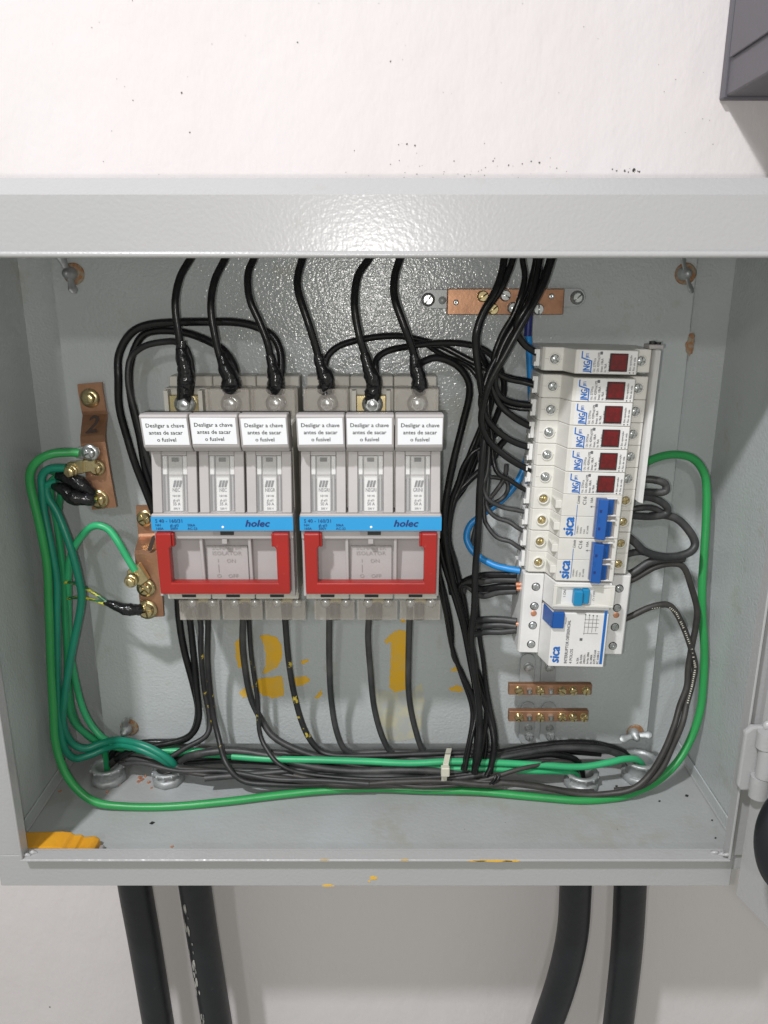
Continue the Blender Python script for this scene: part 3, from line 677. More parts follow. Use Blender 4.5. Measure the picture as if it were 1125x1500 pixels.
# DIN rail behind, standoffs, comb cover at the right
mb = MB(DF and dframe(120)).box(24, 59, 647, 648.6, -150, 124).box(24, 25.5, 641, 646.8, -150, 124)
rl = solo(mb, 'din_rail', 'zinc', 'steel mounting rail running vertically behind the breakers', 'rail')
f0 = dframe(0)
cb = thing('comb_busbar', tuple(f0 @ Vector((85, 600, 9))), 'white plastic comb busbar along the right side of the surge arresters', 'busbar')
MB(f0).poly([(83.4, 590, 9), (85.8, 585, 9), (86.2, 608, 9), (83.4, 608, 9)], (0, 0, -119), bev=.6).build('cover', 'white', cb)
s = MB(f0); s.box(79, 90, 592, 606, 9.2, 12.4, bev=.5, m=1).cyl((83, 598, 12.4), (83, 598, 14.6), 2.4, m=0, n=12).cyl((87.5, 598, 12.4), (87.5, 598, 14), 2, m=0, n=12)
s.build('end_clamp', ['dark', 'greyp'], cb)

# ---------------------------------------------------------------- copper bars
def bent_bar(L, R, Ys, th=3):
    n = len(L); a = [P(x, y, Y) for (x, y), Y in zip(L, Ys)]; b = [P(x, y, Y) for (x, y), Y in zip(R, Ys)]
    mb = MB(); t = Vector((0, th, 0)); vs = a+b+[p+t for p in a]+[p+t for p in b]; fs = []
    for i in range(n-1):
        fs += [[i, i+1, n+i+1, n+i], [2*n+i, 3*n+i, 3*n+i+1, 2*n+i+1], [i, 2*n+i, 2*n+i+1, i+1], [n+i, n+i+1, 3*n+i+1, 3*n+i]]
    fs += [[0, n, 3*n, 2*n], [n-1, 2*n+n-1, 4*n-1, 2*n-1]]
    return mb.add(vs, fs)
def bolt(T, px, py, Y, r=5, kind='hex', ang=.2, m='brass', washer=None, name='screw', h=4):
    c = P(px, py, Y); s = MB(); head(s, c, r, h, ang, kind, 0, washer if washer else r*1.55, 1); return s.build(name, [m, m], T)
T = thing('grounding_bar', P(152, 745, 648), 'bent copper bar marked 2, upper one at the left of the plate', 'copper bar', 'bent copper grounding bars')
bent_bar([(113,563),(114.5,575),(119.5,603),(121,608),(117.5,640),(118,650),(126,700),(135,747)], [(149,560),(150,572),(155,601),(156.5,607),(153.5,637),(154,647),(162,697),(170.5,743)], [648,648,648,646,626,622,621,621]).build('bar', 'copper', T)
bolt(T, 132, 583, 647.5, 5, 'hex', .1, 'brass', 8, 'bolt')
bolt(T, 142, 685, 619, 5.0, 'cross', .3, 'brass', 6.5); bolt(T, 145, 731, 620.5, 6, 'cross', .5, 'brass', 8)
tb = MB().text('2', P(125, 634, 627)+Vector((0, -1.2, 0)), 20, (1, .0, .1), (0, .35, .94), 0, .03, .3, 1.0).build('marker_number', 'marker', T)
lg = MB(); c = P(125, 663, 616)                                  # tinned lug of the thick green cable
lg.poly([P(110, 660, 615), P(112, 655.5, 615), P(135, 653.5, 615), P(143, 656, 615), P(146, 663, 615), P(143, 670, 615), P(135, 672.5, 615), P(118, 672, 615), P(110, 671, 615)], (0, 2.5, 0), bev=.6)
head(lg, P(132, 663, 614.5), 4.6, 2.8, .4, 'cross', 0, 6.8, 0); lg.build('cable_lug', 'zinc', T)
lg = MB()
for (a, b) in (((97,676),(122,697)),):
    lg.poly([P(97, 678, 612), P(121, 675, 612), P(122, 694, 612), P(99, 697, 612)], (0, 6, 0), bev=.8)
lg.poly([P(121, 675, 614), P(139, 674, 614), P(140, 690, 614), P(122, 693, 614)], (0, 3, 0), bev=.6)
head(lg, P(104, 690, 611.5), 4.4, 4, .2, 'hex', 0, 5.5, 0); lg.build('cable_clamp', 'brass', T)
T = thing('grounding_bar', P(224, 905, 640), 'bent copper bar marked 1, lower one beside the left fuse switch', 'copper bar', 'bent copper grounding bars')
bent_bar([(199,741),(199.5,752),(202.5,782),(203,786),(197.5,806),(197,812),(202,858),(207,905)], [(236,740),(236.5,751),(238,781),(238.5,785),(232.5,805),(232,811),(236.5,857),(240,903)], [646,646,646,644,622,618,617,617]).build('bar', 'copper', T)
bolt(T, 213, 759, 645.5, 5.5, 'cross', .4, 'brass', 7.5); bolt(T, 214, 861, 616, 5.3, 'cross', .7, 'brass', 8); bolt(T, 216, 893, 616, 6.2, 'cross', .2, 'brass', 8.5)
MB().text('1', P(211, 806, 619)+Vector((0, -1.6, 0)), 17, (1, 0, .1), (0, .2, .98), 0, .05, .3, 1.2).build('marker_number', 'marker', T)
lg = MB().poly([P(186, 836, 606), P(203, 826, 606), P(218, 850, 606), P(207, 858, 606), P(199, 857, 606), P(185, 845, 606)], (0, 6, 0), bev=.8)
head(lg, P(192, 851, 604), 4.3, 4, .3, 'hex', 0, 5.5, 0); lg.build('cable_clamp', 'brass', T)

def ear(mb, x0, x1, yc, hw, Y, left, th=2.2):
    a = P(x0, yc, Y); b = P(x1, yc, Y); r = hw; pts = []
    for i in range(13):
        t = math.pi/2+math.pi*i/12 if left else -math.pi/2+math.pi*i/12
        c = a+Vector((r, 0, 0)) if left else b-Vector((r, 0, 0)); pts.append((c.x+r*math.cos(t), Y, c.z+r*math.sin(t)))
    pts += [(b.x, Y, b.z-r), (b.x, Y, b.z+r)] if left else [(a.x, Y, a.z+r), (a.x, Y, a.z-r)]
    mb.poly(pts, (0, th, 0), bev=.3)
T = thing('neutral_bar', P(741, 461, YP), 'copper neutral bar with brass screws, at the upper right of the plate', 'copper bar')
mb = MB(); ear(mb, 616, 660, 438, 7.4, 650, True); ear(mb, 820, 858, 436, 7.4, 650, False)
mb.build('mounting_strap', 'strap', T)
a, b = P(655, 461, 640), P(827, 423, 640); MB().box(a.x, b.x, 640, 649.5, a.z, b.z, bev=.5).build('bar', 'copper', T)
bolt(T, 627, 439, 650, 4.2, 'slot', .9, 'zinc', 5.5, h=3); bolt(T, 845, 436, 650, 4.2, 'slot', .7, 'zinc', 5.5, h=3)
s = MB(); c = P(648, 440, 650); s.lathe(c, (0, -1, 0), [(3.2, 0), (3, .6), (.01, .7)], n=16).build('rivet', 'strap', T)
for (x, y, m, k) in ((707,434,'brass',.6),(740,433,'zinc',-.5),(722,453,'brass',.7),(773,436,'brass',1.1),(751,451,'zinc',.2),(788,453,'zinc',1.6)):
    bolt(T, x, y, 640, 4.4, 'slot', k, m, 4.6, h=3.4)
for (x, y) in ((668,443),(808,434)): MB().lathe(P(x, y, 640), (0, -1, 0), [(2.3, 0), (2.1, .5), (1.0, .7), (.01, .2)], n=16).build('pin', 'zinc', T)

def small_bar(y0, y1, xr_, label, kinds):
    T = thing('terminal_bar', P(805, y1, YP), label, 'copper bar', 'narrow copper terminal bars')
    a, b = P(745, y1, 634), P(xr_, y0, 634); MB().box(a.x, b.x, 634, 640, a.z, b.z, bev=.4).build('bar', 'copper', T)
    yc = (y0+y1)/2+.6
    for i, x in enumerate((760, 791, 823, 839, 858 if xr_ > 864 else 855)):
        bolt(T, x, yc, 634, 3.9, kinds[i % 2], .5+i, 'brass', 4.1, h=3)
    for x in (775.5, 807): MB().tube([P(x, yc+3, 633.4), P(x, yc-2, 632.6)], [2.4, 2.4], n=12, sub=2).build('pin', 'zinc', T)
    return T
T1 = small_bar(1003, 1018, 867.5, 'narrow copper terminal bar, upper of the pair below the breakers', ('slot', 'cross'))
T2 = small_bar(1042, 1057, 862.5, 'narrow copper terminal bar, lower of the pair below the breakers', ('cross', 'cross'))
def vstrap(px, T, ya, yb, yt):
    mb = MB(); a = P(px-11, ya, 650); b = P(px+11, ya, 650); r = (b.x-a.x)/2; cx = (a.x+b.x)/2
    zt1 = a.z-r; zb1 = P(px, yb, 650).z+r
    pts = [(cx+r*math.cos(math.pi*i/12), 650, zt1+r*math.sin(math.pi*i/12)) for i in range(13)]
    pts += [(cx+r*math.cos(math.pi+math.pi*i/12), 650, zb1+r*math.sin(math.pi+math.pi*i/12)) for i in range(13)]
    mb.poly(pts, (0, 2.2, 0), bev=.3)
    z = P(px, yt, 640).z; mb.box(cx-r*.8, cx+r*.8, 640.2, 649.8, z-3, z+3)
    mb.build('support_strap', 'strap', T)
for px in (774, 805):
    vstrap(px, T1, 958, 1022, 1011); vstrap(px, T2, 1029, 1090, 1050)
    bolt(T1, px, 977, 650, 3.9, 'hex', .3, 'cast', 4.6, h=2.5)
    bolt(T2, px, 1066, 650, 3.4, 'slot', .1, 'cast', 3.8, h=1.6); bolt(T2, px+1, 1078, 650, 3.8, 'cross', .1, 'cast', 4.4, h=1.6)

# ---------------------------------------------------------------- glands on the enclosure floor
def gland(px, py, label, r=14, tilt=0, h=17):
    a, b, c = ray(px, py); Y = ZF*b/c; X = a/b*Y
    Y = min(Y, YB-r-6)
    ax = Vector((math.sin(tilt), 0, math.cos(tilt)))
    T = thing('conduit_bushing', (X, Y, ZF), label, 'conduit bushing', 'metal conduit bushings on the enclosure floor')
    mb = MB(); n = 12
    mb.lathe((X, Y, ZF), ax, [(r*1.02, 0), (r*1.12, 1.5), (r*1.12, 6), (r*.98, 7.2), (r*.86, 7.4)], n=8)
    mb.build('locknut', 'cast', T)
    mb = MB().lathe((X, Y, ZF), ax, [(r*.84, 7), (r*.86, h-3.5), (r*1.0, h-3), (r*1.04, h-.8), (r*.95, h), (r*.74, h), (r*.7, h-3), (r*.7, 3)], n=36)
    for i in range(n):
        t = 2*math.pi*i/n; q = Vector((X, Y, ZF))+ax*(h-1.8)+Vector((math.cos(t), math.sin(t), 0))*r*1.03
        mb.box(q.x-.9, q.x+.9, q.y-.9, q.y+.9, q.z-1.2, q.z+1.2, bev=.3)
    mb.build('bushing', 'cast', T)
    MB().lathe((X, Y, ZF+2), ax, [(r*.7, 0), (.01, .1)], n=24).build('bore', 'dark', T)
gland(160, 1143, 'metal conduit bushing on the floor in the left rear corner', 14.5)
gland(247, 1144, 'metal conduit bushing second from the left, below teal cable ends', 13.5, h=14)
gland(851, 1150, 'metal conduit bushing third from the left, in front of the dark cables', 14.5, h=15)
gland(936, 1139, 'rightmost metal conduit bushing, where a green cable enters', 15.5, h=21)

# ---------------------------------------------------------------- cables
def pt(x, y, Y, r):
    p = P(x, y, Y)
    if p.z < ZF+r: Y = Y*(ZF+r)/p.z; p = P(x, y, Y)
    lim = XL+r+1 if p.x < 0 else XR-r-1
    if abs(p.x) > abs(lim): Y = Y*lim/p.x; p = P(x, y, Y)
    if p.y > YP-r-.5 and xl < p.x < xr and p.z > zb: p = P(x, y, YP-r-.5)
    return p
GT_NAME = 'black cables coming down at the upper right'
def cable(label, pts, r=2.9, m='cable', group='black cables', tape=None, cat='cable', name=None):
    if group == GT_NAME: r *= .87
    q = [pt(x, y, Y, r) for x, y, Y in pts]
    q = [q[0]]+[p+Vector([random.uniform(-.55, .55) for _ in range(3)]) for p in q[1:-1]]+[q[-1]]
    # slight natural waviness on long runs
    mb = MB().tube(q, r, n=14, sub=7)
    nm = name or {'green': 'green_cable', 'bgreen': 'green_cable', 'mgreen': 'green_cable', 'teal': 'teal_cable', 'yg': 'striped_cable', 'blue': 'blue_cable'}.get(m, 'black_cable')
    o = solo(mb, nm, m, label, cat, group)
    for tp in (tape or []):                      # each: points (x,y,Y,radius mm)
        tb = MB().tube([P(x, y, Y) for x, y, Y, _ in tp], [k for *_, k in tp], n=14, sub=5, wob=.13)
        tb.build('tape_wrap', 'tape', o)
    return o
GA = 'black feeder cables hanging from the top'
cable('leftmost feeder cable hanging from the top, taped onto the uncovered terminal', [(298,345,620),(281,377,616),(263,407,606),(257,445,600),(261,490,600),(266,520,602),(269,560,602),(271,588,603)], 2.9, group=GA,
      tape=[[(265,500,602,4),(267,520,601,5),(272,545,601,6.5),(271,566,602,6.2),(270,592,602,5.6)]])
cable('second feeder cable from the left, taped above the left fuse switch', [(340,345,620),(330,377,616),(315,411,606),(309,450,600),(315,495,600),(325,530,602),(332,560,604),(333,585,606)], 2.9, group=GA,
      tape=[[(325,520,602,3.6),(330,538,601,5.4),(338,556,601,7.6),(338,572,603,7.8)]])
cable('third feeder cable from the left, ending at the left switch rightmost pole', [(384,345,620),(372,377,616),(363,403,606),(366,438,600),(380,473,600),(392,507,602),(399,540,604),(401,585,607)], 2.9, group=GA,
      tape=[[(396,520,602,3.4),(400,540,601,4.6),(404,556,601,6.6),(404,574,603,7.2)]])
cable('fourth feeder cable from the left, to the right switch leftmost pole', [(450,345,620),(443,377,616),(437,405,608),(437,430,602),(450,470,600),(462,510,602),(471,545,604),(477,585,607)], 3.0, group=GA,
      tape=[[(466,520,602,3.6),(471,540,601,5),(478,556,601,6.6),(477,574,603,6.6)]])
cable('fifth feeder cable from the left, taped onto the right switch middle terminal', [(552,345,620),(541,377,616),(524,405,608),(520,445,602),(525,490,600),(536,525,602),(543,560,603),(545,588,604)], 3.0, group=GA,
      tape=[[(534,518,602,3.6),(540,540,601,5),(547,560,601,6.4),(546,578,602,6.2),(544,592,602,5.6)]])
cable('sixth feeder cable from the left, to the right switch rightmost pole', [(596,345,620),(587,377,616),(578,405,608),(579,435,602),(591,475,600),(603,510,602),(612,545,604),(613,585,607)], 3.0, group=GA,
      tape=[[(606,520,602,3.6),(610,542,601,5.2),(614,558,601,6.2),(613,576,603,6)]])
GL = 'looping black cables beside the fuse switches'
cable('outermost of three black loops arching over the left fuse switch', [(405,575,607),(411,544,610),(410,516,613),(399,493,616),(375,479,618),(345,472,620),(308,472,620),(252,473,620),(213,477,620),(188,491,620),(175,521,620),(174,556,620),(176,597,622),(186,639,624),(199,680,626),(222,742,632),(243,800,636),(258,860,640),(263,907,640),(270,953,641),(284,1007,642),(290,1042,640),(284,1071,636),(263,1085,634),(213,1088,634),(172,1096,636),(158,1120,640)], 3.2, group=GL)
cable('middle of three black loops arching over the left fuse switch', [(345,572,607),(343,539,610),(329,514,614),(308,500,618),(276,489,622),(241,485,625),(213,489,626),(197,509,626),(190,544,626),(193,588,627),(204,639,629),(214,690,632),(232,745,638),(255,820,643),(272,880,645),(279,910,643),(283,953,642),(288,1007,640),(291,1053,634),(274,1081,628),(231,1092,626),(199,1098,626),(170,1112,630)], 3.1, 'cable', GL)
cable('innermost of three black loops, joining the uncovered left terminal', [(279,580,606),(281,545,608),(275,514,611),(259,501,614),(241,500,617),(213,507,620),(193,521,621),(187,541,621),(190,569,621),(199,610,622),(212,655,624),(226,700,630),(245,760,640),(268,850,646),(293,907,640),(293,953,640),(299,1010,640),(306,1053,634),(302,1078,628),(270,1096,622),(240,1115,618)], 2.5, 'cablep', GL)
GD = 'black cables dropping from the fuse switches'
cable('thin dark cable dropping from the left switch and sweeping right along the floor', [(303,885,615),(304,907,618),(304,971,626),(311,1042,630),(321,1081,624),(331,1118,606),(356,1143,600),(400,1149,600),(470,1150,604),(560,1146,606),(650,1150,606),(720,1140,608)], 2.6, 'cablep', GD)
cable('cable dropping from the left switch middle pole, yellow paint on it', [(355,885,604),(355,907,608),(356,953,618),(366,1017,632),(384,1056,634),(402,1080,628),(440,1100,622),(500,1118,618),(580,1128,616),(660,1122,616)], 3.0, 'cabled', GD)
cable('thin cable running close behind the left switch middle drop cable', [(362,885,615),(364,907,616),(368,960,622),(377,1024,628),(380,1071,626),(391,1099,616),(412,1120,608),(450,1134,606),(540,1142,604),(640,1138,606),(700,1132,608)], 2.2, 'cablep', GD)
cable('cable with yellow flecks dropping from the left switch rightmost pole', [(416,885,600),(417,908,604),(423,965,614),(431,1017,626),(445,1065,628),(465,1097,626),(492,1106,624),(560,1106,626),(640,1104,628),(700,1102,630)], 2.8, 'cablep', GD)
cable('cable dropping from the leftmost pole of the right fuse switch', [(482,885,600),(482,906,604),(482,965,614),(485,1022,626),(494,1073,628),(510,1101,628),(545,1109,628),(620,1110,628),(690,1108,628)], 2.8, 'cabled', GD)
cable('cable dropping from the middle pole of the right fuse switch', [(541,885,600),(541,906,604),(539,937,610),(542,980,618),(548,1036,628),(562,1082,630),(578,1106,630),(620,1113,626),(690,1113,626)], 2.8, 'cabled', GD)
cable('cable dropping from the rightmost pole of the right fuse switch', [(600,885,600),(600,906,604),(598,965,614),(599,1017,626),(608,1065,630),(622,1103,630),(650,1116,624),(710,1112,624)], 2.8, 'cabled', GD)

# right switch loops
cable('long black loop from the right switch leftmost pole over to the device stack', [(476,575,607),(475,538,611),(482,518,614),(502,504,618),(542,495,622),(582,492,626),(616,498,630),(650,509,632),(684,527,630),(715,541,626),(742,552,620),(765,558,616),(790,562,610)], 2.6, group=GL)
cable('black loop from the right switch middle pole towards the cable bundle', [(552,575,606),(551,541,609),(553,526,612),(568,515,616),(599,508,620),(642,502,624),(684,504,626),(714,517,626),(733,540,628),(738,575,632),(722,620,638),(703,660,642),(680,712,642),(662,740,636),(650,790,632),(644,802,630),(655,839,630),(666,875,630),(678,919,630),(688,971,630),(696,1005,628),(700,1050,622),(697,1095,614),(694,1133,606)], 2.6, group=GL)
cable('short thick black loop curling down beside the right fuse switch', [(615,572,607),(614,540,612),(620,529,616),(642,525,620),(668,536,622),(686,556,624),(688,580,626),(678,620,628),(665,670,628),(655,715,628),(650,760,626),(653,800,626),(664,850,628),(677,900,630),(690,960,630),(703,1010,628),(717,1050,622),(723,1090,612),(717,1133,604)], 2.9, group=GL)
cable('black cable passing behind the loops and down the bundle left edge', [(616,498,636),(650,520,640),(684,536,642),(704,560,640),(712,600,640),(690,660,638),(668,715,636),(646,770,634),(640,815,632),(643,850,630),(652,895,630),(660,935,630),(664,955,630),(676,990,630),(690,1030,628),(692,1060,622),(684,1100,614),(678,1128,608)], 2.3, group=GL)
# feeders at the top right
GT = 'black cables coming down at the upper right'
cable('leftmost cable of the upper right group, running straight down the middle', [(744,345,618),(739,377,612),(735,400,606),(724,429,600),(707,458,598),(697,485,598),(696,510,600),(701,545,602),(708,585,604),(711,630,606),(706,670,606),(703,720,606),(700,780,606),(697,839,606),(694,890,606),(691,930,606),(693,975,608),(700,1020,610),(703,1060,608),(701,1095,602),(695,1133,598)], 3.3, 'cable', GT)
cable('upper right cable crossing the copper bar and dropping into the bundle', [(758,345,618),(751,377,612),(744,402,606),(730,428,602),(710,456,602),(701,480,604),(700,505,608),(712,535,614),(722,560,620),(716,600,628),(700,650,634),(680,700,636),(662,745,634),(658,790,632),(666,824,630),(678,875,632),(684,912,632),(692,960,632),(705,1000,630),(713,1035,624),(708,1085,616),(700,1120,610)], 2.9, 'cable', GT)
def feeder(lbl_, pts, r=2.6, m='cable'): cable(lbl_, pts, r, m, GT)
feeder('black cable ending in the topmost surge arrester', [(800,345,616),(791,377,612),(787,405,606),(776,440,600),(760,470,600),(757,486,604),(766,502,606),(778,512,608),(795,521,608)], 3.2)
feeder('black cable ending in the second surge arrester', [(770,345,618),(766,377,612),(768,405,608),(763,434,604),(750,463,604),(734,492,606),(722,525,608),(728,545,610),(745,555,610),(768,560,610),(792,567,608)], 2.6)
feeder('black cable ending in the third surge arrester', [(812,345,616),(806,377,610),(798,405,604),(783,440,598),(762,478,598),(744,510,600),(728,545,604),(727,568,606),(738,583,608),(760,590,609),(790,594,608)], 2.7)
feeder('thin cable sharing the third surge arrester terminal', [(736,520,612),(722,560,612),(726,582,612),(742,594,612),(762,598,611),(790,600,609)], 2.3)
feeder('black cable ending in the fourth surge arrester', [(795,345,622),(787,377,617),(789,402,612),(774,437,608),(757,470,607),(738,505,607),(724,540,607),(722,565,607),(732,590,607),(748,607,607),(768,620,607),(789,629,607)], 3.1)
feeder('black cable ending in the fifth surge arrester', [(780,345,624),(785,377,619),(778,410,614),(768,440,611),(752,475,609),(732,515,608),(714,550,606),(706,585,604),(709,607,604),(722,625,605),(740,640,606),(760,650,607),(786,658,607)], 3.1)
feeder('black cable ending in the sixth surge arrester', [(822,345,612),(810,377,606),(797,412,600),(780,448,594),(760,484,592),(740,520,592),(720,555,594),(708,588,596),(705,618,600),(715,644,603),(735,664,605),(758,680,606),(782,691,606)], 3.1)
feeder('thin black cable ending in the upper breaker top pole', [(718,560,618),(716,600,616),(720,640,614),(722,675,612),(729,694,610),(746,703,609),(762,713,608),(781,723,607)], 2.3)
feeder('thin cable ending in the upper breaker lower pole', [(712,610,620),(716,650,618),(714,690,614),(709,712,612),(715,730,610),(736,742,609),(756,748,608),(778,752,607)], 2.2, 'cabled')
feeder('thin cable ending in the lower breaker top pole', [(706,640,622),(714,690,622),(712,725,618),(714,742,615),(727,757,612),(745,764,610),(758,773,608),(776,783,607)], 2.2, 'cabled')
feeder('thin cable ending in the lower breaker bottom pole', [(702,660,624),(708,720,624),(709,755,620),(714,770,616),(729,787,613),(748,793,610),(759,800,608),(773,809,607)], 2.2, 'cabled')
cable('thin black cable curving from the bundle towards the middle of the gap', [(735,630,628),(722,640,630),(706,654,632),(690,665,632),(678,685,632),(670,710,632),(662,735,632),(655,780,632),(650,830,632)], 2.1, group='thin black cables in the bundle')
cable('thicker black cable branching left under the thin curve', [(745,640,634),(733,652,636),(724,670,636),(710,684,636),(692,700,636),(670,722,636),(659,745,636),(652,800,636),(662,870,636)], 2.8, group='thin black cables in the bundle')
cable('thin cable loop just left of the lower breaker poles', [(742,680,632),(738,700,632),(728,718,632),(715,735,632),(700,760,634),(690,800,634)], 1.9, 'cabled', group='thin black cables in the bundle')
cable('small cable ring behind the blue cable', [(700,700,638),(720,698,638),(738,702,636),(744,714,634),(738,728,634),(722,738,634),(712,745,636)], 1.9, 'cabled', group='thin black cables in the bundle')
cable('thin cable at the right edge of the bundle below the differential switch', [(697,870,622),(702,932,624),(707,963,626),(712,1005,626),(719,1040,622),(725,1075,616),(723,1110,608),(712,1137,602)], 2.2, group='thin black cables in the bundle')
cable('thin cable at the left edge of the bundle, reaching the floor', [(641,800,626),(643,835,626),(650,875,626),(660,925,626),(662,949,626),(672,978,626),(688,1010,626),(697,1045,622),(690,1085,612),(681,1128,604)], 2.0, group='thin black cables in the bundle')
cable('thin cable inside the lower bundle, second from its left edge', [(645,845,632),(655,885,632),(661,920,632),(663,960,632),(676,985,632),(699,1040,628),(712,1080,620),(708,1120,612)], 2.0, group='thin black cables in the bundle')
# differential switch inputs
GI = 'black cables entering the differential switch from the left'
ys = [(838, 842), (848, 850), (858, 859), (868, 866)]
for k, (ya, yb) in enumerate(ys):
    cable(['top input cable of the differential switch, under the blue cable', 'second input cable of the differential switch from the top', 'third input cable of the differential switch from the top', 'fourth input cable of the differential switch from the top'][k],
        [(700,1010,634),(690,950,634),(676,895,634),(673+k*2,862,632),(684,849+k*3,628),(706,ya+4,620),(730,(ya+yb)/2+1,614),(757,yb,608)], 2.7+.2*(k == 2), 'cabled' if k % 2 else 'cable', GI)
for k, (ya, yb) in enumerate([(908, 910), (916, 918), (926, 923)]):
    cable(['fifth input cable, top of the lower group of three', 'sixth input cable, middle of the lower group of three', 'lowest input cable of the differential switch'][k],
        [(703,1020,632),(697,975,632),(690,935,630),(695,ya+4,624),(712,ya,616),(735,ya,612),(757,yb,608)], 2.8, 'cabled', GI)
mb = MB()
for (x, y) in ((757,856),(757,914),(758,862)): c = P(x, y, 607); mb.cyl(c+Vector((-1, 0, 0)), c+Vector((6, 0, 0)), 2.0, n=12)
solo(mb, 'bare_wire_ends', 'copperraw', 'bare copper strands at the left terminals of the differential switch', 'wire ends')
# blue
cable('blue cable looping down behind the black bundle to the differential switch', [(773,461,636),(773,480,636),(775,518,638),(778,569,640),(778,619,642),(772,667,642),(759,703,640),(736,731,638),(706,754,636),(688,769,634),(684,789,630),(696,812,624),(721,827,616),(740,832,612),(762,836,608)], 2.8, 'blue', None)
bl = bpy.data.objects[-1] if False else None
cable('short dark blue cable end under the right side of the copper neutral bar', [(779,440,633),(777,452,633.5),(775,465,634),(773,492,635)], 3.1, 'dblue', None, name='dark_blue_cable')
# right hand loops
GR = 'black cables looping out at the right of the devices'
cable('topmost small black loop right of the devices', [(905,706,622),(930,703,618),(952,702,614),(968,705,612),(976,712,612),(973,720,612),(955,722,612),(925,719,610)], 3.1, 'cabled', GR)
cable('second small black loop right of the devices', [(923,728,610),(947,728,612),(966,733,614),(978,744,616),(974,754,617),(952,757,616),(921,755,610)], 3.1, 'cabled', GR)
cable('short black jumper between the second loop and the big one', [(922,747,616),(940,743,616),(958,745,617),(975,752,619),(995,762,620),(1010,778,621)], 2.6, 'cabled', GR)
cable('widest black loop right of the devices', [(952,756,620),(972,755,620),(995,762,618),(1011,780,616),(1018,797,614),(1012,809,612),(992,816,611),(968,815,610),(945,807,609),(930,795,608),(917,784,608)], 3.4, 'cabled', GR)
cable('black cable from the lower breaker running under the wide loop', [(914,813,608),(935,809,612),(955,812,616),(985,816,618),(1004,814,618)], 2.9, 'cabled', GR)
cable('black cable rising from the differential switch to the wide loop', [(905,848,612),(929,838,612),(950,825,612),(974,819,613),(1002,818,615)], 3.3, 'cabled', GR)
cable('outer dark cable falling from the differential switch at the far right', [(905,858,614),(929,847,614),(959,831,614),(986,826,614),(1002,832,615),(1013,860,616),(1021,892,617),(1020,918,617),(1014,947,617),(1009,980,616),(1006,1005,614),(996,1034,610),(987,1062,604),(973,1099,598),(953,1133,594),(927,1155,592),(890,1164,594),(850,1163,596),(800,1154,598),(740,1146,600),(680,1146,602),(600,1150,602),(500,1150,604),(420,1140,606),(330,1132,610),(262,1126,616)], 2.7, 'cableb', GR)
INNER = cable('inner dark cable with printed lettering falling at the far right', [(903,911,612),(923,903,612),(952,890,613),(976,885,614),(990,896,615),(1002,921,616),(1013,950,616),(1018,976,616),(1013,1003,614),(1006,1030,610),(999,1060,604),(985,1095,600),(966,1130,596),(938,1152,596),(900,1158,598)], 2.7, 'cableb', GR)
lt = MB(); path = [(952,890,613),(976,885,614),(990,896,615),(1002,921,616),(1013,950,616),(1018,976,616),(1013,1003,614),(1006,1030,610)]
for i in range(len(path)-1):
    a = pt(*path[i], 2.7); b = pt(*path[i+1], 2.7); d = (b-a).normalized(); nrm = Vector((-.25, -1, .1)); nrm = (nrm-d*nrm.dot(d)).normalized(); sd = d.cross(nrm)
    n = int((b-a).length/1.9)
    for k in range(n):
        if random.random() < .25: continue
        c = a+(b-a)*((k+.5)/n)+nrm*2.95; hh = random.uniform(.5, .9)
        lt.add([c-d*.45-sd*hh, c+d*.45-sd*hh, c+d*.45+sd*hh, c-d*.45+sd*hh], [[0, 1, 2, 3]])
lt.build('printed_lettering', 'tie', INNER)
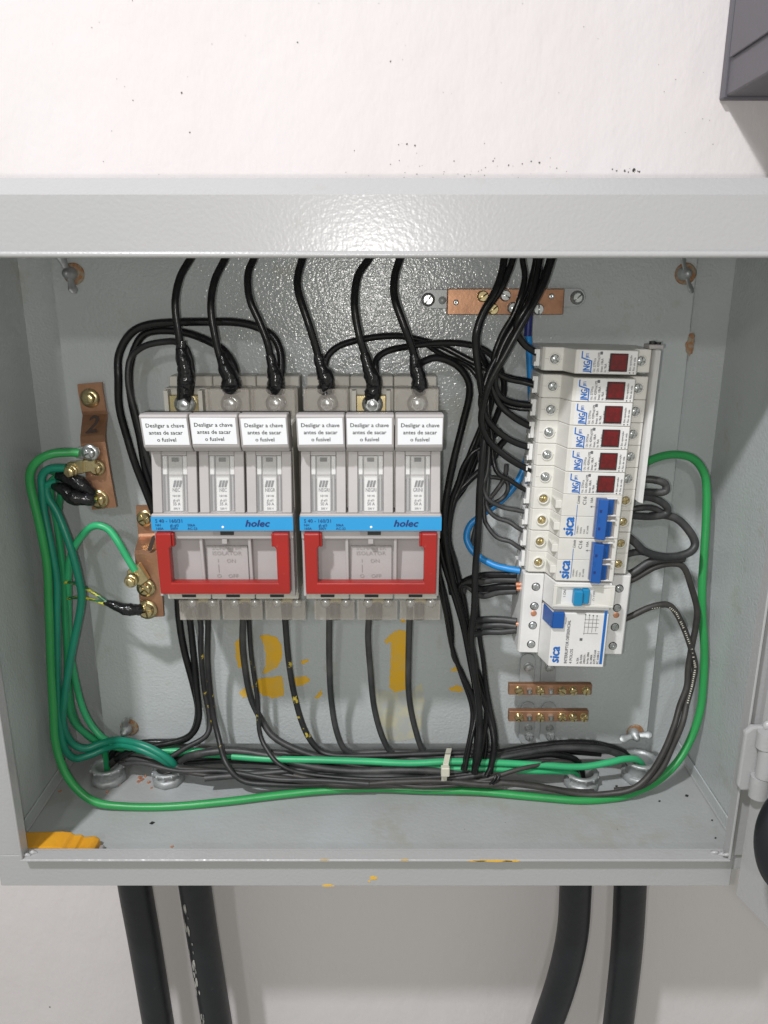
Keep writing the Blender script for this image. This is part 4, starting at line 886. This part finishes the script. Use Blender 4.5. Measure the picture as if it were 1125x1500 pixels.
# bundle along the floor
GB = 'black cables lying along the back of the enclosure floor'
floorcables = [
 ('uppermost floor cable on the left, level with the green one', [(165,1108,640),(205,1096,636),(262,1094,634),(330,1098,634),(400,1102,634),(470,1106,632),(560,1102,632),(640,1102,632),(720,1098,632)], 2.7, 'cabled'),
 ('thick floor cable arching up from the second bushing', [(252,1128,628),(266,1113,624),(292,1104,620),(340,1100,620),(400,1108,616),(450,1122,612),(520,1130,612),(600,1128,612),(680,1132,612)], 3.6, 'cabled'),
 ('thick floor cable leaving the leftmost bushing', [(152,1128,642),(168,1112,636),(200,1112,628),(245,1122,620),(300,1128,614),(380,1130,612),(460,1140,608),(560,1138,608),(650,1142,606),(710,1134,608)], 3.0, 'cabled'),
 ('thin floor cable weaving in the lower left of the bundle', [(158,1126,640),(180,1112,632),(225,1120,622),(290,1134,610),(360,1138,608),(450,1146,602),(540,1143,604),(620,1152,600),(700,1144,602),(760,1128,606),(820,1116,616),(850,1125,620)], 2.1, 'cableb'),
 ('floor cable crossing from low left to high right of the bundle', [(300,1140,604),(380,1134,608),(470,1128,612),(560,1134,612),(640,1128,614),(700,1118,616),(760,1104,622),(820,1096,628),(880,1098,630),(915,1108,632),(928,1128,632)], 3.0, 'cabled'),
 ('upper right floor cable arching above the green cable', [(660,1108,630),(720,1104,630),(765,1096,632),(820,1089,634),(868,1090,634),(905,1098,634),(922,1110,634),(930,1128,633)], 3.2, 'cable'),
 ('second upper right floor cable, just under the arch', [(690,1114,624),(735,1108,626),(790,1100,628),(845,1095,630),(890,1100,630),(916,1112,631),(926,1130,632)], 3.2, 'cabled'),
 ('floor cable entering the third bushing from above', [(700,1120,616),(750,1112,620),(800,1106,624),(835,1110,628),(850,1122,628),(853,1142,628)], 3.1, 'cable'),
 ('floor cable entering the third bushing from the left', [(680,1128,612),(740,1122,614),(790,1116,618),(828,1116,624),(846,1126,628),(850,1144,628)], 2.8, 'cabled'),
 ('low black floor cable passing under the cable tie', [(430,1136,604),(500,1150,598),(580,1146,600),(650,1144,600),(710,1150,598),(760,1148,600),(830,1158,600),(870,1160,600)], 2.4, 'cableb'),
 ('dark floor cable in the centre of the bundle', [(270,1118,630),(340,1114,628),(420,1118,622),(500,1124,620),(580,1122,620),(655,1120,618),(715,1126,614)], 3.0, 'cable'),
 ('rear dark floor cable near the back of the enclosure', [(240,1108,640),(320,1108,640),(420,1110,638),(520,1112,638),(620,1110,638),(720,1106,638),(800,1100,638),(880,1104,638)], 3.0, 'cable'),
 ('small floor cable between the two left bushings', [(175,1120,630),(210,1118,620),(262,1130,612),(330,1130,608),(400,1140,600),(470,1144,598),(540,1148,596)], 2.0, 'cabled'),
]
for l_, pts, r, m in floorcables: cable(l_, pts, r, m, GB)
# greens
GG = 'green grounding cables'
cable('long thick green cable framing the enclosure, from the copper bar to behind the devices', [(116,664,613),(104,663,612),(78,664,608),(58,674,606),(46,690,606),(45,712,606),(53,745,606),(62,785,606),(68,830,606),(71,880,606),(73,930,604),(75,980,602),(77,1040,600),(81,1085,596),(92,1125,590),(112,1155,586),(140,1174,584),(180,1181,584),(250,1181,586),(330,1175,590),(400,1165,598),(470,1158,604),(550,1155,608),(620,1157,606),(700,1160,604),(780,1167,598),(850,1172,594),(900,1169,596),(930,1160,600),(962,1143,606),(993,1115,612),(1015,1077,618),(1027,1035,622),(1031,990,624),(1031,950,626),(1029,904,628),(1028,856,630),(1031,808,634),(1034,760,638),(1036,720,640),(1031,692,640),(1016,672,640),(990,665,640),(964,669,638),(938,682,636),(915,700,634)], 3.5, 'green', GG)
cable('teal cable dropping straight down from the upper copper bar', [(97,686,614),(74,687,614),(61,696,614),(61,717,614),(64,750,614),(75,800,612),(82,850,612),(83,900,612),(85,1000,612),(88,1067,610),(95,1098,610),(110,1110,616),(132,1106,622),(155,1095,628),(178,1091,624),(205,1098,616),(232,1110,614),(255,1124,622)], 3.3, 'teal', GG)
cable('teal cable bowing out to the right as it drops from the upper bar', [(84,706,616),(68,712,616),(70,728,616),(84,752,616),(104,800,614),(116,848,612),(118,883,612),(107,950,610),(94,1017,610),(93,1060,612),(104,1088,616),(124,1096,620),(148,1088,626),(172,1084,626),(204,1090,618),(235,1104,614),(254,1120,618),(256,1136,630)], 3.3, 'teal', GG)
cable('mid green cable behind the teal ones, ending at the leftmost bushing', [(86,700,622),(74,706,622),(76,730,622),(84,767,622),(92,833,622),(95,900,622),(97,960,622),(99,1020,622),(108,1056,624),(130,1078,628),(148,1092,632),(154,1110,636),(157,1130,638)], 3.0, 'mgreen', GG)
cable('dark green cable closest to the plate, joining the bundle', [(90,716,632),(84,760,634),(90,830,634),(96,900,634),(100,980,634),(106,1040,634),(122,1072,634),(150,1090,634),(200,1100,632),(280,1104,630),(360,1108,628)], 2.8, 'mgreen', GG)
cable('bright green cable arching from the lower copper bar down to the floor', [(198,836,606),(188,818,606),(173,792,606),(158,775,608),(140,769,610),(122,781,614),(106,808,618),(100,844,622),(99,900,626),(102,936,628),(107,978,632),(121,1036,634),(140,1070,632),(165,1088,628),(210,1098,626),(262,1100,626),(330,1104,624),(400,1112,622)], 3.0, 'bgreen', GG)
cable('bright green cable running along the floor bundle to the rightmost bushing', [(340,1108,618),(400,1112,614),(470,1113,612),(540,1116,612),(600,1118,612),(660,1116,612),(720,1117,612),(790,1121,612),(850,1124,612),(890,1118,614),(915,1112,618),(934,1114,624),(944,1128,630)], 3.1, 'bgreen', GG)
cable('second bright green cable just below the other, ending at the third bushing', [(560,1126,616),(640,1125,614),(720,1126,612),(780,1130,612),(820,1130,616),(842,1132,620),(850,1146,624)], 2.6, 'bgreen', GG)
cable('thin striped earth wire, upper of two, to the lower copper bar', [(92,880,626),(88,864,624),(96,854,620),(114,857,616),(134,867,612),(157,882,608)], 1.35, 'yg', GG,
      tape=[[(153,882,609,2.4),(166,886,608,3.6),(182,892,608,5.2),(196,893,609,5),(206,893,612,4.6)]])
cable('thin striped earth wire, lower of two, to the lower copper bar', [(90,900,628),(92,882,626),(106,876,620),(129,877,614),(154,885,608)], 1.35, 'yg', GG)
cable('black taped joint, upper one, left of the upper copper bar', [(74,690,626),(90,697,618),(104,701,614),(120,712,613),(140,722,616)], 2.6, 'mgreen', GG,
      tape=[[(84,697,616,3.4),(98,700,613,5),(112,706,612,6.2),(126,714,613,5.6),(136,723,616,4)]])
cable('black taped joint, lower one, left of the upper copper bar', [(66,730,620),(68,717,620),(78,712,616),(92,715,612),(114,728,611),(142,732,615)], 2.0, 'yg', GG,
      tape=[[(78,712,614,3),(92,716,611,5),(106,727,610,7),(122,731,611,5.8),(138,731,614,5)]])
# cable ties
mb = MB(); c = P(655, 1125, 600)
ring = [P(650+dx, y, Y) for dx, y, Y in ((8,1096,628),(6,1104,612),(3,1118,600),(1,1134,596),(0,1146,600))]
for i in range(len(ring)-1):
    a, b = ring[i], ring[i+1]; mb.add([a+Vector((-2.4, -1, 0)), a+Vector((2.4, -1, 0)), b+Vector((2.4, -1, 0)), b+Vector((-2.4, -1, 0)), a+Vector((-2.4, 0, 0)), a+Vector((2.4, 0, 0)), b+Vector((2.4, 0, 0)), b+Vector((-2.4, 0, 0))],
        [[0, 3, 2, 1], [0, 1, 5, 4], [1, 2, 6, 5], [2, 3, 7, 6], [3, 0, 4, 7], [4, 5, 6, 7]])
k = P(652, 1128, 597); mb.box(k.x-3.8, k.x+3.8, k.y-5, k.y+1, k.z-4, k.z+5, bev=.8)
solo(mb, 'cable_tie', 'tie', 'pale nylon cable tie around the floor bundle', 'cable tie')
mb = MB()
for dx in (0, 5): mb.tube([P(727+dx, 1134, 600), P(724+dx, 1142, 597), P(717+dx, 1149, 597)], 1.0, n=8, sub=4)
solo(mb, 'wire_offcut', 'cable', 'two short black wire ends at the foot of the vertical bundle', 'wire offcut')

# ---------------------------------------------------------------- loose things on the floor
c = P(92, 1240, 540)
T = thing('plastic_tool', (c.x, 535, ZF), 'orange yellow plastic tool lying in the lower left corner of the enclosure', 'tool')
mb = MB(); z0 = ZF+.3; x0 = -297
mb.poly([(x0, 519, z0), (x0, 519, z0+13), (x0+32, 519, z0+14), (x0+39, 519, z0+13), (x0+42, 519, z0+10.5), (x0+48, 519, z0+11), (x0+49.5, 519, z0+8.5), (x0+58, 519, z0+9.5), (x0+62, 519, z0+7), (x0+63, 519, z0)], (0, 20, 0), bev=1.6, seg=2)
mb.build('body', 'yellow', T)
mb = MB().box(x0+37, x0+47, 516.5, 518.9, z0+6, z0+10, bev=.7).box(x0+35, x0+45, 517, 518.9, z0+2, z0+5, bev=.7)
mb.tube([(x0+56, 518, z0+8), (x0+51, 517.5, z0+6), (x0+52, 517.5, z0+3.5), (x0+58, 518, z0+3)], 1, n=10)
mb.build('jaw', 'yellow', T)
MB().box(x0+63.2, x0+67, 521, 535, z0, z0+4, bev=.8).build('tip', 'greyd', T)
pts = [(205,1140),(208,1143),(213,1138),(218,1147),(203,1146),(88,1160),(157,1161),(149,1175),(222,1155),(252,1241),(175,1150)]
for i, (x, y) in enumerate(pts):
    a, b, c = ray(x, y); Y = ZF*b/c; X = a/b*Y; k = random.uniform(.8, 1.9)
    mb = MB().poly([(X-k, Y-k*.4, ZF+.2), (X+k*.2, Y-k, ZF+.2), (X+k, Y+k*.5, ZF+.2), (X-k*.5, Y+k*.6, ZF+.2)], (0, .2, k*.8))
    solo(mb, 'copper_crumb', 'copperraw', 'tiny pinkish copper crumb on the enclosure floor', 'crumb', 'copper crumbs on the enclosure floor')
for i, (x, y) in enumerate([(223,1206),(1006,1166),(966,1174),(903,1152),(921,1142),(1048,1228),(1043,1202)]):
    a, b, c = ray(x, y); Y = ZF*b/c; X = a/b*Y; k = (2.2, 1.9, 1.2, 1.4, 1.3, 1, 1)[i]
    mb = MB().poly([(X-k, Y-k*.4, ZF+.2), (X+k*.2, Y-k*.9, ZF+.2), (X+k, Y+k*.3, ZF+.2), (X-k*.3, Y+k*.8, ZF+.2)], (0, 0, .5))
    solo(mb, 'dirt_speck', 'dark', 'small dark speck of dirt on the enclosure floor', 'dirt', 'dark specks on the enclosure floor')
